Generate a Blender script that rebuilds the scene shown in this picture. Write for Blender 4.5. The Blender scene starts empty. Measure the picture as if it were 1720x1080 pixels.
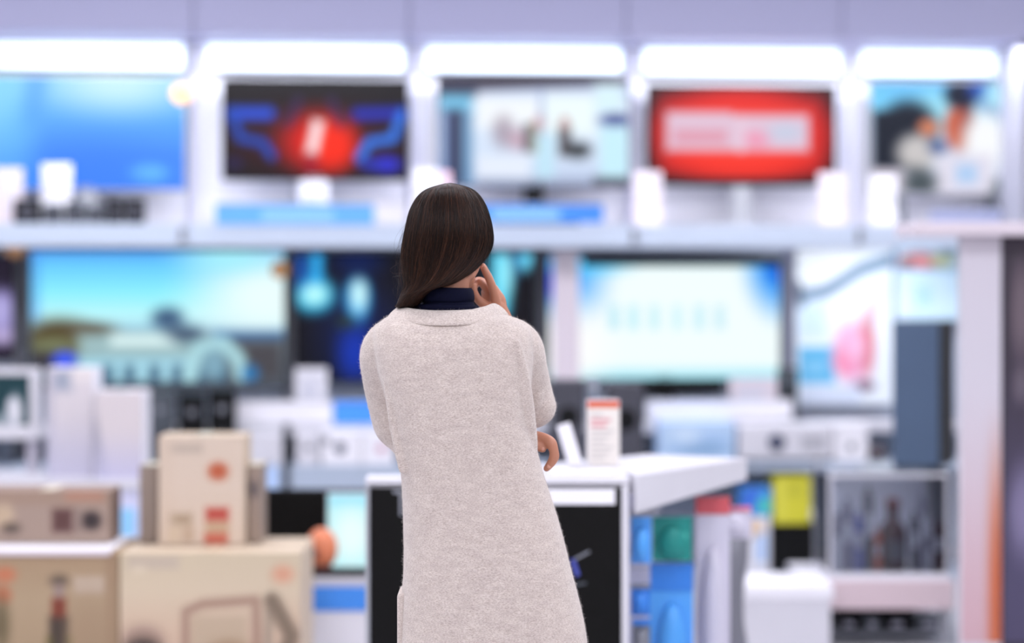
import bpy, bmesh, math, random
import numpy as np
from mathutils import Vector, Matrix
random.seed(7)
rng = np.random.default_rng(7)
C = bpy.context.scene.collection
S = bpy.context.scene

# ------------------------------------------------------------------ camera geometry
LENS = 85.0
F = LENS / 36.0 * 1720.0
CAMZ, HOR = 1.46, 480.0
WD = 5.2                       # distance of the woman
def P(px, py, d):
    return Vector(((px - 860.0) / F * d, d, CAMZ - (py - HOR) / F * d))
A = math.radians(5.4)          # the television wall is turned slightly away on the right
O = Vector((0, 12.4, 0)); U = Vector((math.cos(A), math.sin(A), 0)); N = Vector((math.sin(A), -math.cos(A), 0))
def W(px, py, off):
    sx = (px - 860.0) / F
    d = (12.4 * math.cos(A) - off) / (math.cos(A) - sx * math.sin(A))
    u = (Vector((d * sx, d, 0)) - O).dot(U)
    return u, CAMZ - (py - HOR) / F * d, d

# ------------------------------------------------------------------ materials
def lin(c):
    c = np.asarray(c, dtype=float) / 255.0
    return np.where(c <= 0.04045, c / 12.92, ((c + 0.055) / 1.055) ** 2.4)
def L4(c):
    r = lin(c); return (float(r[0]), float(r[1]), float(r[2]), 1.0)
_mats = {}
def mat(name, col, rough=0.5, metal=0.0, vary=0.05, scale=6.0, emit=0.0, bump=0.0, coat=0.0):
    if name in _mats: return _mats[name]
    m = bpy.data.materials.new(name); m.use_nodes = True
    nt = m.node_tree; b = nt.nodes['Principled BSDF']
    b.inputs['Roughness'].default_value = rough; b.inputs['Metallic'].default_value = metal
    if coat: b.inputs['Coat Weight'].default_value = coat
    tc = nt.nodes.new('ShaderNodeTexCoord'); nz = nt.nodes.new('ShaderNodeTexNoise')
    nz.inputs['Scale'].default_value = scale; nz.inputs['Detail'].default_value = 3
    nt.links.new(tc.outputs['Object'], nz.inputs['Vector'])
    mx = nt.nodes.new('ShaderNodeMix'); mx.data_type = 'RGBA'
    c = L4(col)
    mx.inputs['A'].default_value = c
    mx.inputs['B'].default_value = tuple(v * (1 - 2 * vary) for v in c[:3]) + (1,)
    nt.links.new(nz.outputs['Fac'], mx.inputs['Factor'])
    nt.links.new(mx.outputs['Result'], b.inputs['Base Color'])
    if emit:
        b.inputs['Emission Color'].default_value = c; b.inputs['Emission Strength'].default_value = emit
    if bump:
        bp = nt.nodes.new('ShaderNodeBump'); bp.inputs['Strength'].default_value = bump
        nt.links.new(nz.outputs['Fac'], bp.inputs['Height']); nt.links.new(bp.outputs['Normal'], b.inputs['Normal'])
    _mats[name] = m
    return m
def attr_mat(name, emit):
    m = bpy.data.materials.new(name); m.use_nodes = True
    nt = m.node_tree; b = nt.nodes['Principled BSDF']
    at = nt.nodes.new('ShaderNodeAttribute'); at.attribute_name = 'Col'
    if emit:
        b.inputs['Base Color'].default_value = (0.004, 0.004, 0.005, 1); b.inputs['Roughness'].default_value = 0.3; b.inputs['Specular IOR Level'].default_value = 0.12
        nt.links.new(at.outputs['Color'], b.inputs['Emission Color']); b.inputs['Emission Strength'].default_value = emit
    else:
        nt.links.new(at.outputs['Color'], b.inputs['Base Color']); b.inputs['Roughness'].default_value = 0.45
    return m
M_SCREEN = attr_mat('lit screen picture', 1.0)
M_PRINT = attr_mat('printed ink on card', 0)
white = mat('white laminate', (218, 216, 224), 0.45)
cardwhite = mat('white card', (238, 236, 243), 0.55, vary=0.02)
pinkwhite = mat('pale pink card', (226, 214, 222), 0.55, vary=0.02)
lav = mat('lavender grey paint', (188, 188, 212), 0.55)
greyblue = mat('grey blue laminate', (176, 188, 206), 0.5)
black = mat('black plastic', (16, 16, 18), 0.5)
gloss = mat('satin black panel', (13, 12, 13), 0.45)
for _m in (black, gloss): _m.node_tree.nodes['Principled BSDF'].inputs['Specular IOR Level'].default_value = 0.15
charcoal = mat('charcoal cloth', (66, 66, 76), 0.75, bump=0.2, scale=120)
dgrey = mat('dark grey plastic', (72, 78, 86), 0.45)
mgrey = mat('mid grey plastic', (128, 130, 140), 0.5)
alu = mat('brushed aluminium', (190, 192, 200), 0.35, 0.7)
bluestrip = mat('blue shelf ticket', (70, 150, 246), 0.4, vary=0.03)
ltblue = mat('light blue card', (150, 208, 252), 0.45, vary=0.03)
paleblue = mat('pale blue card', (186, 212, 250), 0.45, vary=0.03)
orange = mat('orange sticker', (240, 178, 120), 0.5)
tan = mat('tan cardboard', (172, 146, 116), 0.7, vary=0.08)
cream = mat('cream cardboard', (208, 188, 164), 0.65)
brown = mat('greyish brown cardboard', (158, 134, 120), 0.7, vary=0.08)
taupe = mat('taupe cardboard', (150, 134, 124), 0.7, vary=0.08)
tape = mat('packing tape', (222, 206, 178), 0.3)
teal = mat('teal carton', (20, 142, 134), 0.5)
bluepack = mat('bright blue pack', (84, 168, 246), 0.4)
yellow = mat('yellow carton', (212, 206, 54), 0.5)
redp = mat('red card', (206, 56, 64), 0.5)
glassm = bpy.data.materials.new('clear acrylic'); glassm.use_nodes = True
_n = glassm.node_tree; _o = _n.nodes['Material Output']; _t = _n.nodes.new('ShaderNodeBsdfTransparent'); _t.inputs['Color'].default_value = (.94, .96, .98, 1)
_g = _n.nodes.new('ShaderNodeBsdfGlossy'); _g.inputs['Roughness'].default_value = .05; _m = _n.nodes.new('ShaderNodeMixShader'); _f = _n.nodes.new('ShaderNodeFresnel'); _f.inputs['IOR'].default_value = 1.45
_n.links.new(_f.outputs[0], _m.inputs[0]); _n.links.new(_t.outputs[0], _m.inputs[1]); _n.links.new(_g.outputs[0], _m.inputs[2]); _n.links.new(_m.outputs[0], _o.inputs['Surface'])
_n.nodes.remove(_n.nodes['Principled BSDF'])

# ------------------------------------------------------------------ object helpers
def tagit(o, label=None, cat=None, group=None, kind=None):
    if label: o['label'] = label
    if cat: o['category'] = cat
    if group: o['group'] = group
    if kind: o['kind'] = kind
    return o
def thing(name, label, cat, loc=(0, 0, 0), rotz=0.0, group=None):
    o = bpy.data.objects.new(name, None); C.objects.link(o)
    o.location = loc; o.rotation_euler = (0, 0, rotz); o.empty_display_size = 0.05
    return tagit(o, label, cat, group)
def link(name, me, m, parent=None):
    o = bpy.data.objects.new(name, me); C.objects.link(o)
    if m is not None: me.materials.append(m)
    if parent is not None: o.parent = parent
    return o
def obj(name, bm, m, parent=None, smooth=False):
    me = bpy.data.meshes.new(name)
    bmesh.ops.recalc_face_normals(bm, faces=bm.faces)
    bm.to_mesh(me); bm.free()
    if smooth:
        for p in me.polygons: p.use_smooth = True
    return link(name, me, m, parent)
def add_box(bm, x0, x1, y0, y1, z0, z1, bev=0.0, mtx=None):
    vs = [bm.verts.new((x, y, z)) for x in (x0, x1) for y in (y0, y1) for z in (z0, z1)]
    fs = [(0, 1, 3, 2), (4, 6, 7, 5), (0, 4, 5, 1), (2, 3, 7, 6), (0, 2, 6, 4), (1, 5, 7, 3)]
    faces = [bm.faces.new([vs[i] for i in f]) for f in fs]
    new = list(vs)
    if bev > 0:
        es = list({e for f in faces for e in f.edges})
        r = bmesh.ops.bevel(bm, geom=es, offset=min(bev, 0.45 * min(abs(x1 - x0), abs(y1 - y0), abs(z1 - z0))), segments=2, profile=0.6, affect='EDGES')
        new = list({v for f in r['faces'] for v in f.verts} | {v for v in vs if v.is_valid})
    if mtx is not None:
        for v in new: v.co = mtx @ v.co
def box(name, parent, m, x0, x1, y0, y1, z0, z1, bev=0.004, mtx=None):
    bm = bmesh.new(); add_box(bm, x0, x1, y0, y1, z0, z1, bev, mtx)
    return obj(name, bm, m, parent)
def add_lathe(bm, prof, cx=0, cy=0, seg=20, mtx=None):
    rings = []
    for r, z in prof:
        rings.append([bm.verts.new((cx + r * math.cos(2 * math.pi * k / seg), cy + r * math.sin(2 * math.pi * k / seg), z)) for k in range(seg)])
    for a, b in zip(rings[:-1], rings[1:]):
        for k in range(seg):
            bm.faces.new((a[k], a[(k + 1) % seg], b[(k + 1) % seg], b[k]))
    bm.faces.new(list(reversed(rings[0]))); bm.faces.new(rings[-1])
    if mtx is not None:
        for r in rings:
            for v in r: v.co = mtx @ v.co
def lathe(name, parent, m, prof, cx=0, cy=0, seg=20, mtx=None):
    bm = bmesh.new(); add_lathe(bm, prof, cx, cy, seg, mtx)
    return obj(name, bm, m, parent, True)
FRONT = Matrix.Rotation(math.radians(90), 4, 'X')     # lathe axis z -> -y (towards the camera)
def disc(name, parent, m, x, z, r, y, t=0.006):
    return lathe(name, parent, m, [(r * .9, 0), (r, t * .3), (r, t * .7), (r * .92, t)], 0, 0, 24, Matrix.Translation((x, y, z)) @ FRONT)
def catmull(pts, n):
    pts = [np.asarray(p, float) for p in pts]
    out = []
    for i in range(len(pts) - 1):
        p0 = pts[max(i - 1, 0)]; p1 = pts[i]; p2 = pts[i + 1]; p3 = pts[min(i + 2, len(pts) - 1)]
        for k in range(n):
            t = k / n
            out.append(0.5 * ((2 * p1) + (-p0 + p2) * t + (2 * p0 - 5 * p1 + 4 * p2 - p3) * t * t + (-p0 + 3 * p1 - 3 * p2 + p3) * t ** 3))
    out.append(pts[-1])
    return np.array(out)
def add_rings(bm, rings):
    vr = [[bm.verts.new(tuple(p)) for p in r] for r in rings]
    n = len(vr[0])
    for a, b in zip(vr[:-1], vr[1:]):
        for k in range(n):
            bm.faces.new((a[k], a[(k + 1) % n], b[(k + 1) % n], b[k]))
    bm.faces.new(list(reversed(vr[0]))); bm.faces.new(vr[-1])
def add_tube(bm, pts, radii, seg=12, sub=4, flat=1.0, round_ends=True):
    """pts (x,y,z), radii; smooth tube; flat squeezes the second axis"""
    d = catmull([list(p) + [r] for p, r in zip(pts, radii)], sub)
    pos, rad = d[:, :3], np.maximum(d[:, 3], 1e-4)
    tan_ = np.gradient(pos, axis=0); tan_ /= np.linalg.norm(tan_, axis=1)[:, None] + 1e-12
    up = np.array([0.0, 0, 1]) if abs(tan_[0][2]) < .9 else np.array([0.0, 1, 0])
    rings = []
    for i in range(len(pos)):
        t = tan_[i]; up = up - t * up.dot(t); up /= np.linalg.norm(up) + 1e-12
        s = np.cross(t, up)
        rings.append([pos[i] + rad[i] * (math.cos(a) * s + flat * math.sin(a) * up) for a in np.linspace(0, 2 * math.pi, seg, endpoint=False)])
    if round_ends:
        def capr(ring, c, t, r):
            return [[c + t * r * math.sin(b) + (np.array(p) - c) * math.cos(b) for p in ring] for b in (0.5, 1.0, 1.35)]
        a = capr(rings[0], pos[0], -tan_[0], rad[0]); b = capr(rings[-1], pos[-1], tan_[-1], rad[-1])
        rings = a[::-1] + rings + b
    add_rings(bm, rings)
def add_ell(bm, c, r, rot=None, seg=20, n=12):
    rings = []
    for i in range(1, n):
        th = math.pi * i / n
        ring = []
        for k in range(seg):
            v = Vector((r[0] * math.sin(th) * math.cos(2 * math.pi * k / seg), r[1] * math.sin(th) * math.sin(2 * math.pi * k / seg), -r[2] * math.cos(th)))
            if rot is not None: v = rot @ v
            ring.append(Vector(c) + v)
        rings.append(ring)
    add_rings(bm, rings)

# ------------------------------------------------------------------ printed / displayed pictures, as vertex colours on a grid
def sstep(d, s):
    t = np.clip((d + s) / (2 * s), 0, 1); return t * t * (3 - 2 * t)
class Pic:
    def __init__(self, x0, y0, x1, y1, bg, n=96):
        self.b = (x0, y0, x1, y1)
        self.nx = n; self.ny = max(8, int(round(n * (y1 - y0) / (x1 - x0))))
        xs = np.linspace(x0, x1, self.nx + 1); ys = np.linspace(y0, y1, self.ny + 1)
        self.X, self.Y = np.meshgrid(xs, ys)
        self.c = np.empty(self.X.shape + (3,)); self.c[:] = bg
    def mix(self, a, col, alpha=1.0):
        a = (a * alpha)[..., None]; self.c = self.c * (1 - a) + np.array(col, float) * a; return self
    def grad(self, stops):
        ys = [s[0] for s in stops]
        for k in range(3): self.c[..., k] = np.interp(self.Y, ys, [s[1][k] for s in stops])
        return self
    def rot(self, cx, cy, ang):
        a = math.radians(ang); dx, dy = self.X - cx, self.Y - cy
        return dx * math.cos(a) + dy * math.sin(a), -dx * math.sin(a) + dy * math.cos(a)
    def rect(self, x0, y0, x1, y1, col, soft=4, alpha=1.0, ang=0):
        dx, dy = self.rot((x0 + x1) / 2, (y0 + y1) / 2, ang)
        d = np.minimum((x1 - x0) / 2 - np.abs(dx), (y1 - y0) / 2 - np.abs(dy))
        return self.mix(sstep(d, soft), col, alpha)
    def ell(self, cx, cy, rx, ry, col, soft=0.3, alpha=1.0, ang=0):
        dx, dy = self.rot(cx, cy, ang)
        return self.mix(sstep(1 - np.sqrt((dx / rx) ** 2 + (dy / ry) ** 2), soft), col, alpha)
    def line(self, pts, w, col, soft=4, alpha=1.0):
        D = np.full(self.X.shape, 1e9)
        for (ax, ay), (bx, by) in zip(pts[:-1], pts[1:]):
            vx, vy = bx - ax, by - ay
            t = np.clip(((self.X - ax) * vx + (self.Y - ay) * vy) / (vx * vx + vy * vy + 1e-9), 0, 1)
            D = np.minimum(D, np.hypot(self.X - ax - t * vx, self.Y - ay - t * vy))
        return self.mix(sstep(w / 2 - D, soft), col, alpha)
def panel(name, parent, pic, x0, x1, z0, z1, y, m, gain=(1, 1, 1)):
    """grid facing -y carrying the picture; x right, first row on top"""
    nx, ny = pic.nx, pic.ny
    X = np.linspace(x0, x1, nx + 1); Z = np.linspace(z1, z0, ny + 1)
    XX, ZZ = np.meshgrid(X, Z)
    co = np.stack([XX, np.full_like(XX, y), ZZ], -1).reshape(-1, 3)
    idx = np.arange((nx + 1) * (ny + 1)).reshape(ny + 1, nx + 1)
    fc = np.stack([idx[1:, :-1], idx[1:, 1:], idx[:-1, 1:], idx[:-1, :-1]], -1).reshape(-1, 4)
    me = bpy.data.meshes.new(name)
    me.from_pydata(co.tolist(), [], fc.tolist())
    at = me.color_attributes.new('Col', 'FLOAT_COLOR', 'POINT')
    rgba = np.ones((len(co), 4)); rgba[:, :3] = lin(np.clip(pic.c, 0, 255)).reshape(-1, 3) * np.array(gain)
    at.data.foreach_set('color', rgba.ravel())
    return link(name, me, m, parent)

# ------------------------------------------------------------------ placing
def at(px0, px1, py0, d, base):
    """standing at distance d on height base: (location, half width, height)"""
    x0, x1 = (px0 - 860) / F * d, (px1 - 860) / F * d
    return Vector(((x0 + x1) / 2, d, base)), (x1 - x0) / 2, CAMZ - (py0 - HOR) / F * d - base
def wat(px0, px1, py0, off, base):
    base += .0005
    u0, z0, d0 = W(px0, py0, off); u1, z1, d1 = W(px1, py0, off)
    return O + U * ((u0 + u1) / 2) + N * off + Vector((0, 0, base)), (u1 - u0) / 2, (z0 + z1) / 2 - base

# ================================================================== ROOM
def struct(name, bm, m, loc=(0, 0, 0), rz=0.0):
    o = obj(name, bm, m); o.location = loc; o.rotation_euler = (0, 0, rz); o['kind'] = 'structure'; return o
def sbox(name, m, b, loc=(0, 0, 0), rz=0.0, bev=0.0):
    bm = bmesh.new(); add_box(bm, *b, bev); return struct(name, bm, m, loc, rz)
floor_m = mat('pale polished floor tile', (206, 204, 208), 0.2, vary=0.04, scale=3)
nt = floor_m.node_tree
br = nt.nodes.new('ShaderNodeTexBrick'); br.offset = 0; br.inputs['Scale'].default_value = 1.0
br.inputs['Brick Width'].default_value = 0.6; br.inputs['Row Height'].default_value = 0.6; br.inputs['Mortar Size'].default_value = 0.006
br.inputs['Color1'].default_value = L4((208, 206, 210)); br.inputs['Color2'].default_value = L4((200, 199, 205)); br.inputs['Mortar'].default_value = L4((150, 150, 155))
tcn = [n for n in nt.nodes if n.type == 'TEX_COORD'][0]
nt.links.new(tcn.outputs['Object'], br.inputs['Vector']); nt.links.new(br.outputs['Color'], nt.nodes['Principled BSDF'].inputs['Base Color'])
wall_m = mat('white wall paint', (238, 238, 248), 0.6, vary=0.02)
ceil_m = mat('white ceiling panel', (235, 235, 240), 0.7)
bulk_m = mat('lavender bulkhead paint', (186, 186, 220), 0.5, vary=0.06, scale=0.6)
sbox('floor', floor_m, (-6, 6, -2.5, 14, -0.1, 0))
sbox('ceiling', ceil_m, (-6, 6, -2.5, 14, 3.5, 3.6))
sbox('wall_back', wall_m, (-5.5, 5.5, 0, 0.1, 0, 3.5), O, A)
bm = bmesh.new()
edges_u = [W(x, 60, 0.62)[0] for x in (-330, -40, 325, 688, 1052, 1415, 1790, 2150)]
for a, b in zip(edges_u[:-1], edges_u[1:]):
    add_box(bm, a + .003, b - .003, -0.62, -0.02, 2.68, 3.5, 0.004)
struct('trim_1', bm, bulk_m, O, A)

# ceiling luminaires (behind the bulkhead line of sight) ------------------------------------------------
diff_m = mat('luminous diffuser', (244, 244, 255), 0.5, emit=4.0)
for j, y in enumerate((-1.0, 2.4, 5.8, 9.2)):
    for i, x in enumerate((-3.6, -1.2, 1.2, 3.6)):
        t = thing('ceiling_light', 'square white ceiling light panel above the shop floor, out of the picture', 'light', (x, y, 3.5), 0, 'ceiling light panels')
        bm = bmesh.new()
        for b in ((-.62, .62, -.62, -.59), (-.62, .62, .59, .62), (-.62, -.59, -.59, .59), (.59, .62, -.59, .59)):
            add_box(bm, *b, -0.05, 0, .003)
        obj('frame', bm, white, t); box('diffuser', t, diff_m, -.588, .588, -.588, .588, -0.03, -0.01, .002)
        ld = bpy.data.lights.new('ceiling_lamp', 'AREA'); ld.shape = 'SQUARE'; ld.size = 1.15
        ld.energy = 27; ld.color = (0.97, 0.97, 1.0)
        lo = bpy.data.objects.new('lamp', ld); C.objects.link(lo); lo.parent = t; lo.location = (0, 0, -0.06)

# ================================================================== TELEVISION WALL, UPPER ROW
SH1, SHT = 1.762, 1.65         # upper shelf top and underside
SH2 = 0.783                     # lower shelf top
SH3 = 0.60                      # second shelf of the base units
ub = (-40, 325, 690, 1052, 1415, 1712)
names_u = ('blue sky television', 'dark television with the red glow', 'television showing a bright room',
           'television with the red picture', 'television showing a man in a cap')
light_m = mat('cool light tube', (226, 240, 255), 0.5, emit=.95)
upr_m = mat('pale lavender upright', (222, 222, 242), .5, vary=.02)
greyblue_lip = mat('pale blue grey shelf lip', (206, 218, 236), .45, vary=.03)
def bay(px0, px1, what):
    loc, hw, _ = wat(px0, px1, 300, 0.0, 0)
    loc.z = SHT
    t = thing('shelf_bay', 'white upper wall bay behind the ' + what, 'shelving', loc, A, 'upper wall bays')
    box('back_panel', t, wall_m, -hw + .057, hw - .031, -.03, -.001, 0, 2.68 - SHT - .003, .003)
    for s in (-1, 1):
        box('upright', t, upr_m, s * hw - .0 if s < 0 else s * hw - .03, s * hw + .056 if s < 0 else s * hw, -.07, -.001, .0, 2.68 - SHT - .002, .004) if s == -1 or px1 > 1700 else None
    box('shelf_board', t, white, -hw + .002, hw - .002, -.5, -.075, .07, SH1 - SHT - .001, .004)
    box('shelf_lip', t, greyblue_lip, -hw + .002, hw - .002, -.515, -.501, -.0, SH1 - SHT - .001, .003)
    box('bracket', t, mgrey, hw - .06, hw - .03, -.4, -.071, 0.01, .068, .004)
    box('lip_joint', t, mgrey, hw - .05, hw - .02, -.518, -.516, 0.02, .09, .001)
    lt = thing('strip_light', 'glowing white strip light above the ' + what, 'light', loc + Vector((0, 0, 2.54 - SHT)) + N * .072, A, 'strip lights under the bulkhead')
    box('housing', lt, white, -hw + .06, hw - .035, -.05, 0, 0, .135, .004)
    box('diffuser', lt, light_m, -hw + .07, hw - .045, -.075, -.051, .005, .13, .008)
    ld = bpy.data.lights.new('strip_lamp', 'AREA'); ld.shape = 'RECTANGLE'; ld.size = 1.0; ld.size_y = .16; ld.energy = 13; ld.color = (.9, .93, 1.0)
    lo = bpy.data.objects.new('lamp', ld); C.objects.link(lo); lo.parent = lt; lo.location = (0, -.5, .10); lo.rotation_euler = (math.radians(14), 0, 0)
    return t
for k in range(5): bay(ub[k], ub[k + 1], names_u[k])

def tv(label, px0, py0, px1, py1, off, base, pic, bez=0.012, foot='bar', bot=None, bezm=None, sticker=None, neckm=None):
    loc, hw, top = wat(px0, px1, py0, off, base)
    z0 = wat(px0, px1, py1, off, base)[2]
    t = thing('television', label, 'television', loc, A, 'televisions on the wall')
    bm = bmesh.new()
    add_box(bm, -hw, hw, .004, .035, z0, top, .006)
    add_box(bm, -hw * .6, hw * .6, .035, .075, z0 + .05, z0 + (top - z0) * .7, .012)
    obj('housing', bm, black, t)
    bot = bez if bot is None else bot
    bm = bmesh.new()
    add_box(bm, -hw, -hw + bez, -.006, .006, z0, top, .002); add_box(bm, hw - bez, hw, -.006, .006, z0, top, .002)
    add_box(bm, -hw + bez, hw - bez, -.006, .006, top - bez, top, .002); add_box(bm, -hw + bez, hw - bez, -.006, .006, z0, z0 + bot, .002)
    obj('bezel', bm, bezm or black, t)
    panel('screen', t, pic, -hw + bez, hw - bez, z0 + bot, top - bez, 0.0, M_SCREEN)
    if foot == 'bar':
        box('stand_neck', t, neckm or black, -.05, .05, .0, .04, .012, z0 + .03, .006)
        box('stand_base', t, neckm or bezm or black, -hw * .45, hw * .45, -.09, .12, 0, .014, .005)
    else:
        for s in (-1, 1):
            bm = bmesh.new()
            add_tube(bm, [(s * hw * .62, -.1, .012), (s * hw * .6, .01, z0 + .01), (s * hw * .62, .12, .012)], [.011, .014, .011], 10)
            obj('foot', bm, dgrey, t, True)
    if sticker:
        u, z, d = W(sticker[0], sticker[1], off)
        x = u - (loc - O).dot(U)
        s = disc('sticker', t, orange, x, z - base, sticker[2], -.006, .005); s['label'] = 'round pale orange sticker'
    return t

BLK = (26, 22, 22)
p = Pic(-20, 130, 312, 318, (80, 150, 255))
p.grad([(130, (120, 205, 255)), (200, (98, 176, 255)), (260, (76, 146, 255)), (318, (70, 140, 255))])
p.ell(-10, 150, 60, 90, (150, 225, 255), .8, .8).ell(200, 140, 110, 42, (205, 246, 255), .9).rect(40, 110, 75, 220, (90, 165, 255), 18, .6, 8)
p.ell(250, 290, 30, 14, (118, 208, 255), .6).ell(20, 260, 40, 60, (110, 195, 255), .8, .6).ell(150, 300, 110, 60, (62, 130, 255), .8, .5)
tv('wide television with a plain blue sky picture, first from the left of the upper row', -22, 127, 313, 320, .22, SH1, p, bez=.006, bezm=alu, neckm=alu, sticker=(305, 158, .05))

p = Pic(374, 134, 684, 301, (28, 22, 22))
p.ell(528, 235, 120, 50, (96, 20, 24), .9, .7).ell(532, 238, 56, 46, (235, 30, 12), .75).ell(560, 245, 34, 38, (255, 44, 10), .7)
p.line([(388, 190), (450, 190)], 22, (44, 84, 224), 9).line([(388, 190), (402, 232), (440, 240), (455, 262)], 16, (36, 76, 190), 8)
p.line([(600, 190), (676, 188)], 20, (40, 50, 190), 9).line([(676, 190), (660, 232), (620, 238), (604, 264)], 17, (50, 122, 240), 7)
p.ell(650, 276, 26, 14, (50, 54, 230), .6, .9).ell(620, 276, 18, 10, (40, 60, 200), .6, .8).line([(482, 206), (500, 168)], 14, (60, 44, 110), 8, .7).line([(572, 206), (556, 168)], 14, (60, 44, 110), 8, .7)
p.rect(517, 200, 538, 262, (255, 235, 240), 8, 1, 12).ell(522, 278, 12, 18, (160, 20, 44), .7, .9).ell(392, 275, 14, 10, (44, 34, 90), .7, .8)
tv('dark television with a glowing red shape between blue tubes on its screen', 373, 133, 686, 303, .22, SH1, p, bez=.008, neckm=alu)

p = Pic(737, 132, 1056, 312, (206, 224, 250))
p.grad([(132, (190, 206, 244)), (180, (225, 238, 255)), (262, (215, 230, 252)), (312, (190, 205, 235))])
p.rect(737, 120, 1060, 148, (66, 58, 74), 8, 1, -2.5).rect(737, 130, 800, 165, (62, 60, 82), 8).rect(737, 160, 793, 190, (110, 195, 235), 12, .9)
p.rect(748, 185, 778, 312, (52, 58, 90), 10).rect(740, 190, 752, 312, (120, 150, 210), 8, .7).rect(778, 190, 794, 312, (86, 140, 186), 6, .8)
p.rect(800, 165, 905, 215, (245, 250, 255), 12).rect(915, 160, 1000, 225, (240, 253, 255), 12).rect(1000, 140, 1045, 190, (220, 246, 255), 12)
p.ell(845, 222, 18, 26, (165, 150, 165), .7, .8).ell(870, 235, 16, 18, (198, 160, 176), .7, .8).rect(880, 208, 892, 255, (84, 78, 82), 5).rect(893, 206, 908, 258, (168, 164, 140), 5)
p.ell(906, 205, 9, 12, (226, 178, 178), .6).rect(938, 212, 958, 262, (86, 80, 84), 6).ell(948, 206, 8, 11, (206, 168, 170), .6).ell(970, 252, 22, 14, (62, 66, 70), .6).rect(900, 225, 930, 300, (196, 232, 250), 8)
p.rect(800, 262, 890, 300, (232, 240, 255), 8).ell(1034, 202, 26, 12, (62, 70, 140), .6).rect(1008, 210, 1056, 300, (202, 242, 255), 12).rect(995, 298, 1056, 312, (66, 68, 82), 6).rect(905, 150, 912, 230, (160, 175, 215), 4, .7)
p.rect(800, 300, 990, 312, (150, 160, 190), 5, .8)
tv('television showing a bright white room with small figures, above the woman on the upper shelf', 735, 130, 1058, 314, .22, SH1, p, bez=.006)

p = Pic(1092, 148, 1398, 300, (30, 24, 26))
p.ell(1244, 226, 172, 92, (120, 18, 22), .28).rect(1112, 164, 1378, 292, (214, 32, 28), 26, .8).ell(1244, 226, 138, 74, (244, 46, 34), .35).ell(1245, 266, 100, 26, (255, 58, 40), .8, .8)
p.rect(1118, 188, 1358, 254, (226, 206, 228), 8, .95).rect(1132, 218, 1220, 242, (226, 150, 170), 8, .8).ell(1270, 234, 22, 14, (244, 150, 180), .6, .8).ell(1318, 222, 30, 16, (200, 208, 230), .6, .9).rect(1238, 190, 1250, 256, (236, 206, 224), 3, .7)
p.rect(1230, 184, 1364, 193, (240, 56, 44), 5, .8)
tv('television with white lettering on a glowing red picture inside a black edge', 1087, 143, 1404, 312, .22, SH1, p, bez=.014, bot=.035, neckm=alu)

p = Pic(1462, 140, 1716, 322, (200, 210, 235))
p.grad([(140, (110, 195, 255)), (175, (122, 214, 255)), (215, (200, 225, 250)), (322, (225, 222, 238))])
p.ell(1575, 190, 40, 30, (170, 236, 255), .8, .9).ell(1690, 165, 50, 40, (190, 240, 255), .8, .9)
p.rect(1466, 188, 1545, 284, (24, 30, 44), 8).ell(1526, 215, 46, 44, (24, 30, 44), .4).rect(1462, 284, 1520, 322, (220, 210, 224), 8)
p.ell(1540, 255, 34, 30, (204, 200, 200), .5).ell(1559, 214, 17, 14, (214, 132, 98), .5).ell(1611, 213, 25, 38, (206, 100, 72), .4).ell(1625, 205, 12, 34, (120, 50, 50), .7, .7)
p.ell(1614, 160, 28, 22, (20, 26, 48), .4).ell(1640, 150, 16, 16, (40, 80, 190), .7, .8).line([(1650, 178), (1690, 200)], 16, (110, 140, 190), 8, .8)
p.ell(1655, 235, 38, 46, (250, 252, 255), .5).rect(1575, 258, 1665, 322, (228, 224, 240), 12).rect(1606, 275, 1640, 305, (170, 206, 246), 10, .9).ell(1575, 246, 16, 12, (50, 70, 130), .6, .7)
p.ell(1545, 305, 28, 24, (76, 86, 92), .6).ell(1700, 312, 30, 18, (64, 78, 84), .6)
tv('television showing a man in a dark cap and white shirt under blue sky', 1460, 137, 1718, 326, .22, SH1, p, bez=.005, bezm=alu, foot='two')

# ---- things on the upper shelf
def card_tent(label, px0, px1, py0, off, base, m=cardwhite, wall=True, grp='standing price cards', lines=True, d=None):
    loc, hw, h = wat(px0, px1, py0, off, base) if wall else at(px0, px1, py0, d, base)
    t = thing('price_card', label, 'price card', loc, A if wall else 0, grp)
    bm = bmesh.new()
    lean = Matrix.Rotation(math.radians(-3), 4, 'X')
    add_box(bm, -hw, hw, 0, .004, 0.006, h, .0015, lean)
    o = obj('card_front', bm, m, t)
    box('card_foot', t, alu, -hw * .8, hw * .8, -.012, .03, 0, .006, .002)
    if lines:
        for k, (a, b) in enumerate(((.78, .86), (.5, .68), (.3, .36))):
            bm = bmesh.new(); add_box(bm, -hw * .7, hw * (.7 - .25 * k), -.002, 0, h * a, h * b, 0, lean)
            obj('print_line', bm, mat('pale grey ink', (214, 214, 228), .6), t)
    return t
card_tent('white rounded price card in front of the blue sky television', 70, 120, 275, .34, SH1)
card_tent('pale pink price card at the left end of the upper shelf', -10, 38, 282, .34, SH1, pinkwhite)
card_tent('small white price card under the dark television with the red glow', 503, 552, 303, .42, SH1)
card_tent('white price card on the upper shelf just left of the bright room television', 694, 736, 284, .40, SH1)
card_tent('pink price card touching the lower left corner of the bright room television', 740, 757, 288, .36, SH1, mat('pink card', (240, 200, 212), .5))
card_tent('white price card under the left corner of the red television', 1066, 1112, 288, .40, SH1, pinkwhite)
card_tent('white price card under the right corner of the red television', 1376, 1420, 290, .40, SH1, pinkwhite)
card_tent('white price card left of the cap man television, below its dark corner', 1462, 1506, 296, .40, SH1)
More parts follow.
